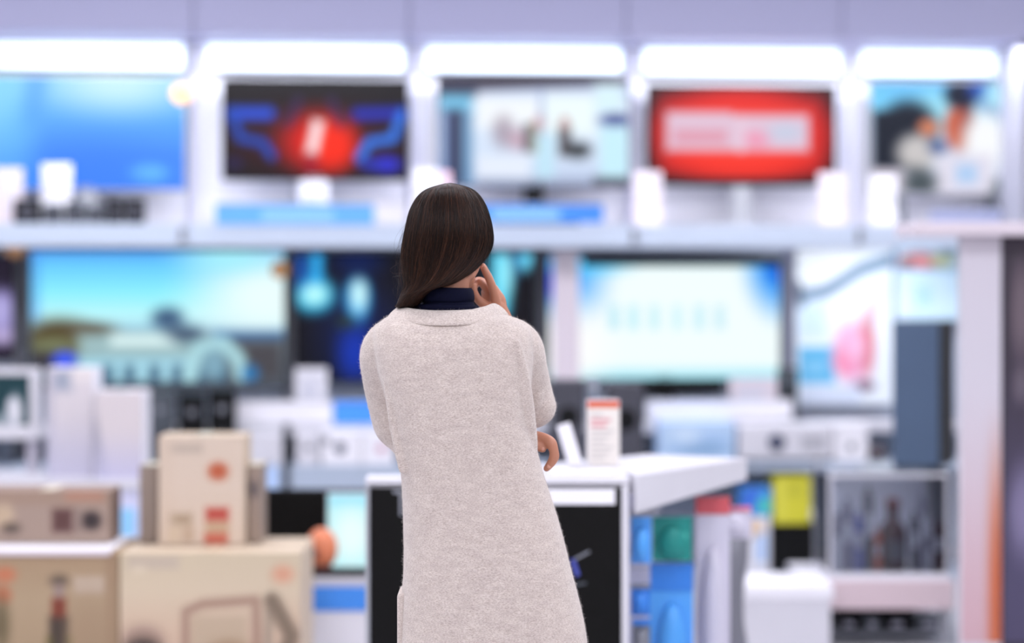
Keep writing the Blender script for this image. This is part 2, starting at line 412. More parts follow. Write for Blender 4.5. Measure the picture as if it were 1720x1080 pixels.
# row of small black speakers
for k, (x0, x1, y0) in enumerate(((22, 68, 336), (72, 104, 345), (108, 142, 341), (146, 176, 347), (178, 206, 336), (209, 243, 335))):
    loc, hw, h = wat(x0, x1, y0 - 2, .455, SH1)
    lab = ('leftmost of the small black speakers on the upper shelf', 'second small black speaker from the left on the upper shelf',
           'third small black speaker from the left on the upper shelf', 'third small black speaker from the right on the upper shelf',
           'second small black speaker from the right on the upper shelf', 'rightmost of the small black speakers on the upper shelf')[k]
    h = max(h, .05)
    t = thing('satellite_speaker', lab, 'speaker', loc, A, 'small black speakers on the upper shelf')
    box('cabinet', t, (black, dgrey, dgrey, dgrey, black, black)[k], -hw, hw, 0, .08, 0, h, .01)
    disc('speaker_cone', t, charcoal, 0, h * .45, min(hw, h * .5) * .7, 0, .005)
# tickets on the shelf lips
def ticket(label, px0, px1, py0, py1, off, base_mat, inner=None, grp='shelf ticket strips', innerm=None):
    loc, hw, _ = wat(px0, px1, py0, off, 0)
    z1, z0 = W((px0 + px1) / 2, py0, off)[1], W((px0 + px1) / 2, py1, off)[1]
    loc.z = z0
    t = thing('shelf_ticket', label, 'shelf ticket', loc, A, grp)
    box('ticket_card', t, base_mat, -hw, hw, -.004, .0, 0, z1 - z0, .001)
    if inner:
        u0, u1 = [W(x, py0, off)[0] - (loc - O).dot(U) for x in inner]
        box('printed_field', t, innerm or ltblue, u0, u1, -.0065, -.0042, (z1 - z0) * .12, (z1 - z0) * .72, .0005)
    box('rail', t, alu, -hw, hw, -.007, .0, z1 - z0, z1 - z0 + .006, .001)
    return t
ticket('blue ticket strip with a pale middle under the dark television with the red glow', 362, 628, 343, 377, .52, mat('sky blue ticket', (110, 186, 255), .4), (440, 560))
ticket('blue ticket strip on the upper shelf just right of the woman head', 790, 1013, 343, 374, .52, bluestrip, (825, 940))
ticket('white ticket on the upper shelf left of the woman head', 634, 682, 340, 376, .52, cardwhite)
ticket('pale lavender ticket strip under the cap man television', 1562, 1682, 352, 372, .52, mat('lavender ticket', (186, 194, 234), .45))

# ================================================================== TELEVISION WALL, LOWER ROW
lb = (-330, 36, 486, 908, 1327, 1640)
lbl = ('purple television at the left edge', 'landscape television', 'black and blue television', 'white glowing television', 'floral posters')
for k in range(5):
    loc, hw, _ = wat(lb[k], lb[k + 1], 700, 0.0, 0)
    t = thing('base_unit', 'grey and white base unit under the ' + lbl[k], 'shelving', loc, A, 'base units of the television wall')
    box('back_panel', t, mat('pale blue grey back panel', (200, 210, 228), .55), -hw + .031, hw - .03, -.03, -.001, .1, SHT - .005, .003)
    box('upright', t, mgrey if k < 3 else lav, hw - .029, hw + .027, -.09, -.001, 0, SHT - .005, .004)
    box('top_shelf', t, white, -hw + .003, hw - .032, -.55, -.095, SH2 - .05, SH2 - .001, .005)
    box('middle_shelf', t, greyblue, -hw + .003, hw - .032, -.76, -.095, SH3 - (.12 if k < 3 else .04), SH3 - .001, .005)
    box('plinth', t, greyblue, -hw + .003, hw - .032, -.76, -.095, 0, .059, .004)
    box('side_panel', t, greyblue, -hw + .004, -hw + .03, -.5, -.095, .06, SH3 - .121, .003)

p = Pic(-200, 432, 20, 600, (34, 26, 44))
p.rect(-200, 490, 30, 560, (150, 140, 205), 24).rect(-200, 550, 30, 575, (196, 180, 226), 16).ell(-20, 520, 50, 26, (180, 172, 226), .7)
tv('television cut by the left edge with a purple picture in a dark frame', -210, 428, 23, 606, .2, SH2, p, bez=.008, sticker=(26, 414, .055))

p = Pic(52, 424, 476, 640, (100, 190, 255))
p.grad([(424, (84, 160, 250)), (445, (104, 204, 255)), (490, (140, 240, 255)), (530, (190, 250, 255)), (548, (170, 220, 240)), (570, (110, 140, 150)), (640, (90, 110, 124))])
p.ell(450, 500, 110, 70, (236, 255, 255), .8).ell(380, 430, 70, 26, (168, 244, 255), .9, .9).rect(52, 430, 66, 540, (76, 150, 245), 10, .6)
p.ell(100, 570, 60, 34, (84, 70, 40), .5).ell(90, 580, 40, 14, (120, 126, 92), .6).ell(150, 553, 42, 12, (96, 84, 66), .6).rect(52, 590, 120, 620, (60, 56, 64), 10)
p.rect(130, 560, 320, 600, (160, 192, 196), 14).rect(185, 562, 292, 580, (226, 250, 250), 9).ell(280, 535, 26, 18, (66, 96, 130), .6).ell(310, 560, 30, 14, (76, 96, 120), .7)
p.rect(360, 556, 476, 572, (60, 110, 170), 10).rect(380, 570, 476, 640, (76, 74, 80), 16)
p.rect(130, 598, 330, 640, (170, 220, 236), 8)
for x in (180, 216, 258, 296, 335, 370): p.rect(x - 9, 612, x + 9, 644, (62, 96, 124), 6, .9)
p.line([(318, 630), (332, 585), (372, 575), (398, 600), (404, 630)], 24, (176, 222, 230), 9).ell(358, 612, 20, 24, (130, 172, 192), .6).ell(419, 626, 14, 14, (50, 120, 180), .5)
p.ell(108, 603, 20, 13, (66, 96, 255), .5)
tv('large television showing blue sky over trees, a pale building and arched fountains', 50, 420, 479, 652, .2, SH2, p, bez=.006, bot=.03, bezm=dgrey, sticker=(470, 453, .045))

p = Pic(498, 428, 893, 636, (18, 16, 24))
p.ell(600, 560, 60, 80, (14, 30, 90), .9, .8).ell(595, 590, 26, 44, (20, 60, 200), .8, .8)
p.ell(526, 495, 34, 28, (60, 200, 250), .6).line([(532, 425), (530, 480)], 22, (50, 180, 250), 10).ell(528, 494, 20, 16, (190, 255, 255), .7).ell(502, 450, 16, 30, (30, 100, 210), .8, .8)
p.ell(600, 500, 20, 36, (70, 180, 250), .6).ell(602, 494, 11, 26, (214, 255, 255), .7).ell(580, 540, 16, 12, (44, 60, 50), .7, .8).ell(600, 440, 40, 24, (14, 30, 80), .8)
p.line([(838, 430), (838, 520)], 30, (90, 216, 255), 12).ell(878, 432, 18, 24, (110, 220, 255), .6).ell(860, 430, 10, 40, (20, 70, 130), .7).ell(848, 460, 12, 40, (150, 240, 255), .8)
tv('black television with blue glowing shapes, behind the woman shoulders', 495, 424, 897, 642, .2, SH2, p, bez=.008)

p = Pic(922, 446, 1306, 634, (236, 254, 255))
p.ell(1110, 545, 300, 170, (246, 255, 255), .5, .8)
p.ell(922, 480, 70, 60, (40, 150, 255), .8).ell(930, 488, 26, 20, (20, 70, 250), .7).ell(985, 446, 60, 22, (70, 200, 255), .9).ell(1306, 452, 44, 64, (30, 140, 250), .8).ell(1298, 446, 16, 30, (10, 80, 210), .8, .8)
p.rect(922, 620, 1306, 640, (170, 235, 250), 12).rect(980, 440, 1306, 456, (120, 220, 255), 10, .8).ell(950, 580, 60, 60, (255, 255, 255), .8)
for x, c in ((1030, (186, 234, 247)), (1062, (190, 240, 250)), (1097, (198, 242, 249)), (1135, (206, 246, 252)), (1172, (196, 240, 250)), (1206, (200, 238, 248))):
    p.rect(x - 8, 520, x + 8, 556, c, 6, .95)
    p.rect(x - 4, 528, x + 10, 536, (235, 252, 255), 4, .5)
tv('white glowing television with faint blue lettering and a black top edge', 920, 432, 1311, 638, .2, SH2, p, bez=.005, bezm=dgrey)
# its black upper edge and lower edge belong to the set
t = bpy.data.objects['television.008'] if 'television.008' in bpy.data.objects else None
for o_ in bpy.data.objects:
    if o_.get('label', '').startswith('white glowing television'): t = o_
loc, hw, top = wat(920, 1311, 432, .2, SH2); z0 = wat(920, 1311, 638, .2, SH2)[2]
box('top_edge', t, black, -hw + .18, hw, -.012, -.0065, top - .045, top, .002)
box('lower_edge', t, black, -.2, .3, -.012, .03, z0 - .07, z0, .006)

card_tent('tall pale pink price card at the upper left corner of the white television', 930, 974, 418, .34, SH2, pinkwhite, lines=False)
card_tent('white price card on the lower shelf under the right corner of the white television', 1226, 1306, 634, .42, SH2, pinkwhite)
card_tent('white price card at the lower left of the black and blue television', 496, 550, 618, .42, SH2)
card_tent('white price card on the lower shelf under the left corner of the landscape television', 112, 160, 622, .45, SH2, pinkwhite)
loc, hw, h = wat(1311, 1341, 618, .36, SH2)
t = thing('cube_speaker', 'small dark cube speaker between the white television and the poster', 'speaker', loc, A)
box('cabinet', t, dgrey, -hw, hw, 0, .1, 0, h, .01); disc('speaker_cone', t, black, 0, h * .5, hw * .7, 0)
ticket('blue ticket on the lower shelf left of the woman arm', 560, 690, 673, 712, .56, bluestrip)
ticket('long white ticket strip on the lower shelf left of the blue ticket', 388, 558, 674, 711, .56, cardwhite)
ticket('white ticket strip on the lower shelf right of the dark tower speakers', 1086, 1330, 672, 704, .56, cardwhite)

# black speakers standing on the middle shelf under the landscape television
for k, (x0, x1, y0, w_) in enumerate(((246, 292, 658, 'leftmost'), (300, 344, 664, 'middle'), (350, 396, 656, 'rightmost'))):
    loc, hw, h = wat(x0, x1, y0, .72, SH3)
    t = thing('bookshelf_speaker', w_ + ' of three dark speakers under the landscape television', 'speaker', loc, A, 'dark speakers under the landscape television')
    box('cabinet', t, (dgrey, black, black)[k], -hw, hw, 0, .16, 0, h, .008)
    disc('woofer', t, charcoal, 0, h * .33, hw * .7, 0); disc('tweeter', t, mgrey, 0, h * .75, hw * .3, 0)
# white small devices on the middle shelf left of the woman
def wbox(label, px0, px1, py0, off, base, dots, depth=.2, m=cardwhite, name='small_carton', cat='box', grp='white boxes on the middle shelf'):
    depth = .17
    loc, hw, h = wat(px0, px1, py0, off, base)
    t = thing(name, label, cat, loc, A, grp)
    box('carton_body', t, m, -hw, hw, 0, depth, 0, h, .004)
    for (fx, fz, r, dm) in dots:
        disc('printed_dot', t, dm, fx * hw, fz * h, r, 0, .002)
    box('lid_seam', t, mat('grey seam', (196, 196, 208), .5), -hw, hw, -.001, .0, h * .86, h * .875, 0)
    return t
slate = mat('slate ink', (70, 76, 100), .5); mauve = mat('mauve ink', (205, 150, 170), .5)
wbox('wide white box with a dark printed dot on the middle shelf left of the woman', 540, 606, 724, .74, SH3, [(-.05, .5, .028, slate), (-.75, .72, .02, mgrey)])
wbox('white box with a mauve dot on the middle shelf against the woman arm', 608, 662, 726, .74, SH3, [(.2, .5, .022, mauve)])
wbox('lower grey-white box left of the dark dotted box on the middle shelf', 498, 536, 730, .74, SH3, [(.1, .6, .018, mgrey)], m=white)
wbox('plain white box on the middle shelf right of the cream carton', 416, 474, 728, .74, SH3, [], m=white)
loc, hw, h = wat(440, 466, 782, .775, 0); zb = W(450, 852, .775)[1]; loc.z = zb
t = thing('shelf_card', 'pale blue card hanging from the middle shelf edge right of the cream carton', 'price card', loc, A)
box('card', t, paleblue, -hw, hw, -.004, 0, 0, h - zb, .001); box('clip', t, alu, -hw * .4, hw * .4, -.008, .0, h - zb, h - zb + .02, .002)

# tall dark speakers below the white television (behind the kiosk)
for x0, x1, y0, w_ in ((926, 984, 640, 'left'), (1020, 1082, 646, 'right')):
    loc, hw, h = at(x0, x1, y0, 10.6, 0)
    t = thing('tower_speaker', w_ + ' charcoal tower speaker standing below the white television', 'speaker', loc, 0, 'charcoal tower speakers')
    box('cabinet', t, charcoal, -hw, hw, .012, .3, .03, h, .008); box('front_grille', t, charcoal, -hw + .006, hw - .006, 0, .011, .2, h - .02, .004)
    box('foot_plate', t, black, -hw - .02, hw + .02, -.01, .31, 0, .03, .006)
    for f in (.35, .6, .85): disc('driver', t, black, 0, h * f, hw * .6, 0, .003)

# right-hand posters on the wall above the lower shelf
def poster(label, px0, py0, px1, py1, off, pic, frame_m, cat='poster'):
    loc, hw, _ = wat(px0, px1, py0, off, 0)
    z1, z0 = W((px0 + px1) / 2, py0, off)[1], W((px0 + px1) / 2, py1, off)[1]; loc.z = z0
    t = thing('poster', label, cat, loc, A, 'posters at the right of the wall')
    box('backing_board', t, frame_m, -hw, hw, .001, .03, 0, z1 - z0, .003)
    panel('printed_sheet', t, pic, -hw + .004, hw - .004, .004, z1 - z0 - .004, 0, M_PRINT)
    return t
p = Pic(1340, 405, 1535, 676, (238, 246, 252))
p.ell(1400, 420, 80, 60, (252, 254, 255), .6).line([(1336, 490), (1400, 478), (1470, 440), (1540, 420)], 20, (110, 140, 170), 7, .95).line([(1342, 470), (1350, 500)], 16, (86, 100, 120), 6)
p.rect(1345, 500, 1400, 560, (200, 226, 246), 14, .8).rect(1346, 576, 1418, 640, (96, 184, 228), 6).rect(1358, 600, 1400, 622, (140, 206, 240), 6, .8)
p.ell(1455, 585, 38, 50, (240, 170, 206), .5).ell(1440, 600, 24, 24, (246, 150, 182), .6).ell(1484, 570, 14, 50, (222, 120, 130), .7).ell(1460, 575, 20, 24, (246, 190, 220), .7)
p.line([(1490, 540), (1510, 480)], 12, (206, 170, 190), 6, .7).ell(1478, 645, 20, 10, (120, 90, 110), .6).rect(1348, 645, 1470, 676, (216, 226, 244), 6)
poster('tall white poster with a pink flower, a dark arc and a blue square', 1336, 418, 1500, 680, .13, p, white)
p = Pic(1535, 410, 1620, 452, (200, 226, 240))
p.ell(1562, 438, 24, 20, (220, 120, 120), .5).ell(1560, 445, 12, 8, (255, 180, 180), .6).ell(1548, 440, 8, 8, (90, 70, 70), .6).ell(1590, 435, 14, 14, (196, 200, 150), .6).ell(1600, 408, 10, 14, (110, 140, 150), .6).rect(1615, 395, 1620, 440, (110, 150, 170), 3)
poster('small picture of red flowers above the light blue sign', 1506, 418, 1622, 452, .13, p, ltblue)
p = Pic(1500, 455, 1618, 538, (214, 240, 254))
p.rect(1535, 480, 1560, 515, (180, 224, 250), 8, .8).rect(1505, 460, 1520, 538, (232, 240, 254), 8, .8)
poster('plain light blue sign above the dark upright speaker', 1504, 454, 1622, 538, .13, p, ltblue, 'sign')

loc, hw, _ = wat(1345, 1612, 400, .45, 0); loc.z = SHT + .069 - .024
lt = thing('shelf_light', 'slim white light fitted under the upper shelf above the floral posters', 'light', loc, A)
box('housing', lt, white, -hw, hw, -.03, .03, .008, .024, .003); box('diffuser', lt, light_m, -hw + .01, hw - .01, -.024, .024, 0, .0075, .002)
ld = bpy.data.lights.new('shelf_lamp', 'AREA'); ld.shape = 'RECTANGLE'; ld.size = hw * 1.8; ld.size_y = .05; ld.energy = 3.5; ld.color = (.88, .95, 1.0)
lo = bpy.data.objects.new('lamp', ld); C.objects.link(lo); lo.parent = lt; lo.location = (0, 0, -.004); lo.rotation_euler = (math.radians(18), 0, 0)
# ---- boxes on the middle shelf at the right
SR = .545
def wprint(label, px0, px1, py0, d, base, depth, m, pic, name, cat, grp=None, rz=0.0, bits=True):
    loc, hw, h = at(px0, px1, py0, d, base)
    t = thing(name, label, cat, loc, rz, grp)
    box('carton_body', t, m, -hw, hw, 0, depth, 0, h, .004)
    if pic is not None: panel('printed_front', t, pic, -hw + .002, hw - .002, .002, h - .002, -.0012, M_PRINT, (.84, .8, .72))
    if bits:
        box('tape', t, tape if m in (tan, cream, brown, taupe) else mat('clear tape', (225, 228, 236), .25), -.025, .025, -.002 if pic is None else .001, depth + .001, h, h + .0012, 0)
        bm = bmesh.new(); add_box(bm, -hw + .001, hw - .001, depth * .5 - .002, depth * .5 + .002, h, h + .0008)
        obj('flap_seam', bm, mat('dark seam', (120, 108, 100), .7), t)
    return t
p = Pic(1110, 708, 1232, 786, (190, 214, 240), 48); p.rect(1120, 725, 1225, 770, (170, 200, 234), 10).ell(1180, 760, 40, 14, (140, 174, 210), .7).ell(1150, 735, 24, 14, (206, 226, 246), .7)
wcart_late = p
t_proj, hwp, hp = wat(1240, 1400, 712, .74, SH3)
t = thing('projector', 'white projector with a dark lens on the middle shelf right of the white television', 'projector', t_proj, A)
box('case', t, white, -hwp, hwp, 0, .17, .012, hp, .02); disc('lens', t, slate, -hwp * .2, hp * .52, .042, 0, .012)
bm = bmesh.new()
for k in range(6): add_box(bm, hwp * .35 + k * .02, hwp * .35 + k * .02 + .008, -.002, .001, hp * .3, hp * .7)
obj('vent', bm, mgrey, t)
for s in (-1, 1): lathe('rubber_foot', t, black, [(.012, 0), (.012, .013)], s * hwp * .7, .05, 12)
wbox('white box with a grey label beside the projector', 1402, 1458, 712, .74, SH3, [(.0, .4, .02, mgrey)])
loc, hw, h = wat(1460, 1494, 748, .74, SH3)
t = thing('camera_dome', 'small dark brown dome device at the right end of the middle shelf', 'device', loc, A)
lathe('base', t, mgrey, [(hw, 0), (hw, .012)], 0, .05); lathe('dome', t, mat('dark brown plastic', (72, 58, 64), .3), [(hw * .9, .0125), (hw * .9, h * .4), (hw * .7, h * .75), (hw * .3, h)], 0, .05)

# ---- items on the base plinth at the right
def wcart(label, px0, px1, py0, off, base, depth, m, pic=None, name='carton'):
    loc, hw, h = wat(px0, px1, py0, off, base)
    t = thing(name, label, 'box', loc, A)
    box('carton_body', t, m, -hw, hw, 0, depth, 0, h, .004)
    if pic is not None: panel('printed_front', t, pic, -hw + .002, hw - .002, .002, h - .002, -.0012, M_PRINT)
    return t
wcart('flat pale blue printed box on the middle shelf right of the kiosk', 1110, 1234, 708, .74, SH3, .17, paleblue, wcart_late, 'flat_carton')
loc, hw, h = wat(1298, 1382, 880, .72, .06)
t = thing('storage_box', 'black box on the floor plinth carrying the yellow carton', 'box', loc, A)
box('box_body', t, black, -hw, hw, 0, .2, 0, h - .04, .006); box('lid', t, gloss, -hw - .004, hw + .004, -.004, .204, h - .04, h, .006)
kb = .06 + h
p = Pic(1300, 798, 1362, 882, (212, 206, 54), 32); p.rect(1306, 802, 1318, 878, (228, 222, 90), 5, .7).rect(1322, 815, 1352, 835, (190, 186, 50), 5, .8)
wcart('bright yellow carton standing on the black box', 1299, 1362, 797, .72, kb, .16, yellow, p)
loc, hw, h = wat(1342, 1374, 858, .745, kb)
t = thing('ball', 'small white ball beside the yellow carton', 'ball', loc, A)
bm = bmesh.new(); add_ell(bm, (hw * 1.15, -.005, max(hw, h / 2)), (hw, hw, max(hw, h / 2))); obj('shell', bm, cardwhite, t, True)
lathe('base_ring', t, mgrey, [(hw * .5, 0), (hw * .45, .008)], hw * 1.15, -.005)

# ================================================================== KIOSK WITH BLACK FRONT
KD = 7.0; KZ = .905
xl, xr = (614 - 860) / F * KD, (1056 - 860) / F * KD
kx = (xl + xr) / 2; kw = (xr - xl) / 2
t = thing('display_kiosk', 'white framed kiosk with a gloss black front, directly in front of the woman', 'kiosk', (kx, KD, 0))
box('carcass', t, white, -kw, kw, .012, .115, .04, KZ - .022, .004)
box('top_board', t, white, -kw, kw, -.004, .118, KZ - .02, KZ, .004)
box('plinth', t, black, -kw + .02, kw - .02, .03, .1, 0, .04, .003)
for s in (-1, 1): box('frame_edge', t, (alu if s < 0 else white), s * kw - (.0 if s < 0 else .02), s * kw + (.012 if s < 0 else .0), -.004, .011, .04, KZ - .022, .003)
box('front_panel', t, gloss, -kw + .013, kw - .021, -.002, .010, .05, KZ - .03, .003)
def kbox(nm, m, a, b, y0, y1, ang=0):
    x0, x1 = (a - 860) / F * KD - kx, (b - 860) / F * KD - kx
    z1, z0 = CAMZ - (y0 - HOR) / F * KD, CAMZ - (y1 - HOR) / F * KD
    c = Vector(((x0 + x1) / 2, 0, (z0 + z1) / 2)); M = Matrix.Translation(c) @ Matrix.Rotation(math.radians(ang), 4, 'Y')
    return box(nm, t, m, x0 - c.x, x1 - c.x, -.004, -.0025, z0 - c.z, z1 - c.z, 0, M)
kbox('label_strip', cardwhite, 915, 1033, 821, 847)['label'] = 'white label strip'
kbox('graphic_streak', mgrey, 962, 992, 931, 935, -28)
kbox('graphic_streak', mat('blue streak', (70, 80, 170), .4), 962, 970, 938, 968, -18)
kbox('graphic_streak', dgrey, 962, 985, 979, 983, -10)
kbox('lettering', mgrey, 660, 676, 823, 829); kbox('lettering', mgrey, 671, 676, 829, 866)
# things on the kiosk top
p = Pic(986, 672, 1040, 785, (240, 238, 242), 40)
p.rect(984, 668, 1044, 684, (222, 96, 60), 2)
for k in range(9): p.rect(992, 694 + k * 9.5, 1012 + (k * 13 % 20), 699 + k * 9.5, ((214, 120, 140) if k in (1, 2) else (200, 198, 206)), 2, .8)
wprint('tall white box with an orange top and rows of print on the kiosk', 986, 1041, 672, 7.36, .911, .07, cardwhite, p, 'product_carton', 'box')
tt = thing('leaning_card', 'slanted white card leaning on the kiosk beside the orange topped box', 'card', P(968, 0, 7.34).xy.to_3d() + Vector((0, 0, .911)), 0)
bm = bmesh.new(); add_box(bm, -.021, .021, -.003, .003, 0, .135, .001, Matrix.Rotation(math.radians(-17), 4, 'Y')); obj('card', bm, cardwhite, tt)
bm = bmesh.new(); add_box(bm, -.03, .04, -.012, .03, 0, .012, .003); obj('card_holder', bm, white, tt)
for k, (a, b, d_, r_, lb_) in enumerate(((926, 968, 7.04, 6, 'white leaflet lying on the kiosk nearest the woman hand'), (972, 1030, 7.05, -4, 'white leaflet stack lying on the kiosk below the orange topped box'))):
    q = thing('leaflet_stack', lb_, 'leaflet', (((a + b) / 2 - 860) / F * d_, d_ + .06, KZ + .0005), math.radians(r_))
    hw = (b - a) / 2 / F * d_
    for j in range(3): box('leaflet', q, cardwhite, -hw + .003 * j, hw - .002 * j, -.05, .045, .004 * j, .004 * j + .0036, .001)
loc, hw, h = at(984, 1008, 634, 7.47, .911)
tt = thing('clear_stand', 'narrow clear sign holder behind the orange topped box', 'sign holder', loc, 0)
box('foot', tt, glassm, -hw * 1.6, hw * 1.6, -.02, .05, 0, .006, .002); box('upright_sheet', tt, glassm, -hw, hw, 0, .004, .0065, h, .0015)
box('insert', tt, mat('grey white paper', (206, 206, 214), .6), -hw * .8, hw * .8, .0045, .0055, h * .82, h * .98, 0)

# ================================================================== SLANTED COUNTER WITH HANGING PACKS
ca = Vector((.352, 7.03, 0)); cb = Vector((.74, 7.72, 0))
e = (cb - ca).normalized(); nrm = Vector((e.y, -e.x, 0)); ang = math.atan2(e.y, e.x); ln = (cb - ca).length
t = thing('slanted_counter', 'white counter slanting back from the kiosk with packs hanging below', 'counter', ca, ang)
inv = Matrix.Rotation(-ang, 4, 'Z') @ Matrix.Translation(-ca)
def prism(name, m, poly, z0, z1):
    bm = bmesh.new(); vs = [[bm.verts.new((inv @ Vector((x, y, z)))) for x, y in poly] for z in (z0, z1)]
    n = len(poly)
    for k in range(n): bm.faces.new((vs[0][k], vs[0][(k + 1) % n], vs[1][(k + 1) % n], vs[1][k]))
    bm.faces.new(list(reversed(vs[0]))); bm.faces.new(vs[1])
    return obj(name, bm, m, t)
cc = cb + Vector((-e.y, e.x, 0)) * .34
PL = [(ca.x, ca.y), (cb.x, cb.y), (cc.x, cc.y), (.05, 7.42), (.05, 7.13), (ca.x, 7.13)]
prism('counter_top', white, PL, .85, .91)
prism('bottom_shelf', white, PL, 0, .08)
ap = box('front_apron', t, white, 0, ln, -.012, -.001, .80, .909, .003)
for v in ap.data.vertices:
    if v.co.z < .86: v.co.z += .04 * v.co.x / ln
box('back_board', t, lav, .12, ln - .01, .3, .33, .081, .849, .003)
bm = bmesh.new()
for z in (.72, .60): add_box(bm, .13, ln - .02, .285, .298, z, z + .02, .002)
obj('hook_rail', bm, alu, t)
for z in (.72, .60):
    for k in range(4):
        bm = bmesh.new(); x = .2 + k * .17
        add_tube(bm, [(x, .284, z + .012), (x, .10, z + .012), (x, .05, z + .018)], [.003, .003, .003], 6, 2); obj('hook', bm, alu, t)
def pack(label, px0, px1, py0, py1, d, m, hm=None, rz=ang * 0, cat='pack', depth=.05, pic=None, bulge=True, base=None, hh=.84):
    """hanging blister pack: card, header and a bulging tray"""
    loc, hw, _ = at(px0, px1, py0, d, 0)
    z1, z0 = CAMZ - (py0 - HOR) / F * d, CAMZ - (py1 - HOR) / F * d
    if base is not None: z0 = base
    loc.z = z0; h = z1 - z0
    q = thing('hanging_pack', label, cat, loc, rz, 'packs hanging under the slanted counter')
    box('backing_card', q, m, -hw, hw, 0, .004, 0, h, .001)
    if pic: panel('printed_front', q, pic, -hw, hw, 0, h, -.0008, M_PRINT)
    box('header', q, hm or m, -hw, hw, -.003, -.001, h * hh, h, .0005)
    bm = bmesh.new(); add_lathe(bm, [(hw * .72, 0), (hw * .7, depth * .6), (hw * .55, depth)], 0, 0, 18, Matrix.Translation((0, -.001, h * .42)) @ FRONT @ Matrix.Diagonal((1, h * .36 / (hw * .72), 1, 1)))
    obj('blister', bm, m, q, True)
    return q
blue2 = mat('mid blue pack', (52, 132, 226), .4); ltpack = mat('pale lavender pack', (216, 212, 228), .5); greyp = mat('grey plastic hose', (124, 124, 134), .5)
pack('light blue pack hanging at the near end of the counter, upper row', 1060, 1094, 868, 946, 7.16, bluepack)
pack('light blue pack with grey print at the near end of the counter, lower row', 1060, 1092, 980, 1034, 7.16, blue2, mgrey)
pack('blue pack at the near end of the counter, bottom corner', 1062, 1092, 1040, 1105, 7.16, mgrey, blue2)
p = Pic(1096, 870, 1160, 942, (20, 142, 134), 32); p.line([(1122, 905), (1136, 928), (1150, 900)], 6, (110, 210, 196), 3)
wq = pack('teal pack with a pale tick mark above the tall blue pack', 1096, 1162, 868, 942, 7.34, teal, pic=p, depth=.02)
pack('tall bright blue pack below the teal pack', 1092, 1164, 946, 1120, 7.36, bluepack, blue2, base=.085)
pack('tall pale pack with a red top right of the teal pack', 1168, 1226, 834, 1062, 7.6, ltpack, mat('faded red header', (216, 92, 100), .5), base=.1, hh=.92)
pack('white pack with a pink header at the far end of the counter', 1200, 1262, 850, 905, 7.76, ltpack, mat('pink header', (226, 120, 150), .5))
# grey curved hose pack and small boxes at the counter's far end, standing on the floor
q = thing('vacuum_cleaner', 'grey upright vacuum cleaner standing right of the tall pale pack', 'vacuum cleaner', Vector((P(1236, 0, 8.4).x, 8.4, 0)), 0)
def LQ(px, py): v = P(px, py, 8.4); return (v.x - P(1236, 0, 8.4).x, 0, v.z)
bm = bmesh.new(); add_tube(bm, [LQ(1232, 1085), LQ(1222, 1040), LQ(1222, 980), LQ(1232, 930), LQ(1246, 900)], [.05, .058, .06, .055, .03], 16, 5); obj('body', bm, greyp, q, True)
bm = bmesh.new(); add_tube(bm, [LQ(1246, 905), LQ(1252, 880), LQ(1246, 862)], [.02, .016, .02], 12, 4); obj('handle', bm, mgrey, q, True)
box('floor_head', q, mgrey, -.13, .13, -.12, .1, 0, .07, .02)

# ================================================================== LOW WHITE BENCH, SHOWCASE, RIGHT-HAND STAND
loc, hw, h = at(1244, 1400, 985, 9.3, 0)
t = thing('low_bench', 'low white bench on the floor below the yellow carton', 'bench', loc)
box('top_board', t, cardwhite, -hw, hw, 0, .45, h - .05, h, .004); box('front_board', t, white, -hw + .01, hw - .01, .01, .03, 0, h - .05, .003)
for s in (-1, 1): box('side_board', t, white, s * (hw - .02) - .01, s * (hw - .02) + .01, .031, .44, 0, h - .05, .003)
p = Pic(1246, 816, 1294, 870, (70, 150, 230), 24); p.ell(1262, 838, 18, 18, (60, 110, 220), .6).ell(1284, 850, 14, 16, (80, 206, 190), .6)
loc, hw, h = wat(1240, 1293, 868, .72, .06)
t = thing('appliance_box', 'white appliance box on the floor plinth left of the black box', 'box', loc, A)
box('carton_body', t, cardwhite, -hw, hw, 0, .25, 0, h, .004); disc('printed_dot', t, mat('peach ink', (240, 214, 190), .5), 0, h * .8, .05, 0, .002); box('side_label', t, paleblue, hw * .1, hw * .8, -.002, 0, h * .2, h * .7, 0)
kb2 = .06 + h
loc, hw, h = wat(1246, 1296, 818, .72, kb2)
t = thing('printed_carton', 'small blue and green carton on top of the white appliance box', 'box', loc, A)
box('carton_body', t, bluepack, -hw, hw, 0, .18, 0, h, .004); panel('printed_front', t, p, -hw + .002, hw - .002, .002, h - .002, -.0012, M_PRINT)

SD = 9.8; SZ = .27
loc, hw, _ = at(1350, 1602, 960, SD, 0)
t = thing('showcase_table', 'low white table with a pinkish front carrying the clear showcase', 'table', loc)
box('table_top', t, white, -hw, hw, 0, .6, SZ - .02, SZ, .004)
box('front_lip', t, mat('pale pink laminate', (226, 204, 210), .5), -hw + .1, hw, -.014, -.001, SZ - .12, SZ - .001, .003)
for sx in (-1, 1):
    for sy in (.04, .56): box('leg', t, alu, sx * (hw - .03) - .02, sx * (hw - .03) + .02, sy - .02, sy + .02, 0, SZ - .021, .003)
box('lower_shelf', t, mgrey, -hw + .06, hw - .06, .07, .53, .03, .045, .003)
box('back_panel', t, black, -hw + .06, hw - .06, .54, .55, .03, SZ - .022, .003)  # black sheet added to stand for the shade under the table
loc, hw, h = at(1392, 1594, 790, SD + .03, SZ)
t = thing('showcase', 'clear acrylic showcase full of dark and pale packs', 'display case', loc)
box('floor_tray', t, cardwhite, -hw, hw, 0, .5, 0, .02, .003)
box('lid', t, glassm, -hw + .001, hw - .001, .001, .499, h - .012, h, .002)
for a_ in ((-hw, hw, 0, .011), (-hw, hw, .489, .5)): box('lid_edge', t, cardwhite, *a_, h - .025, h - .0125, .002)
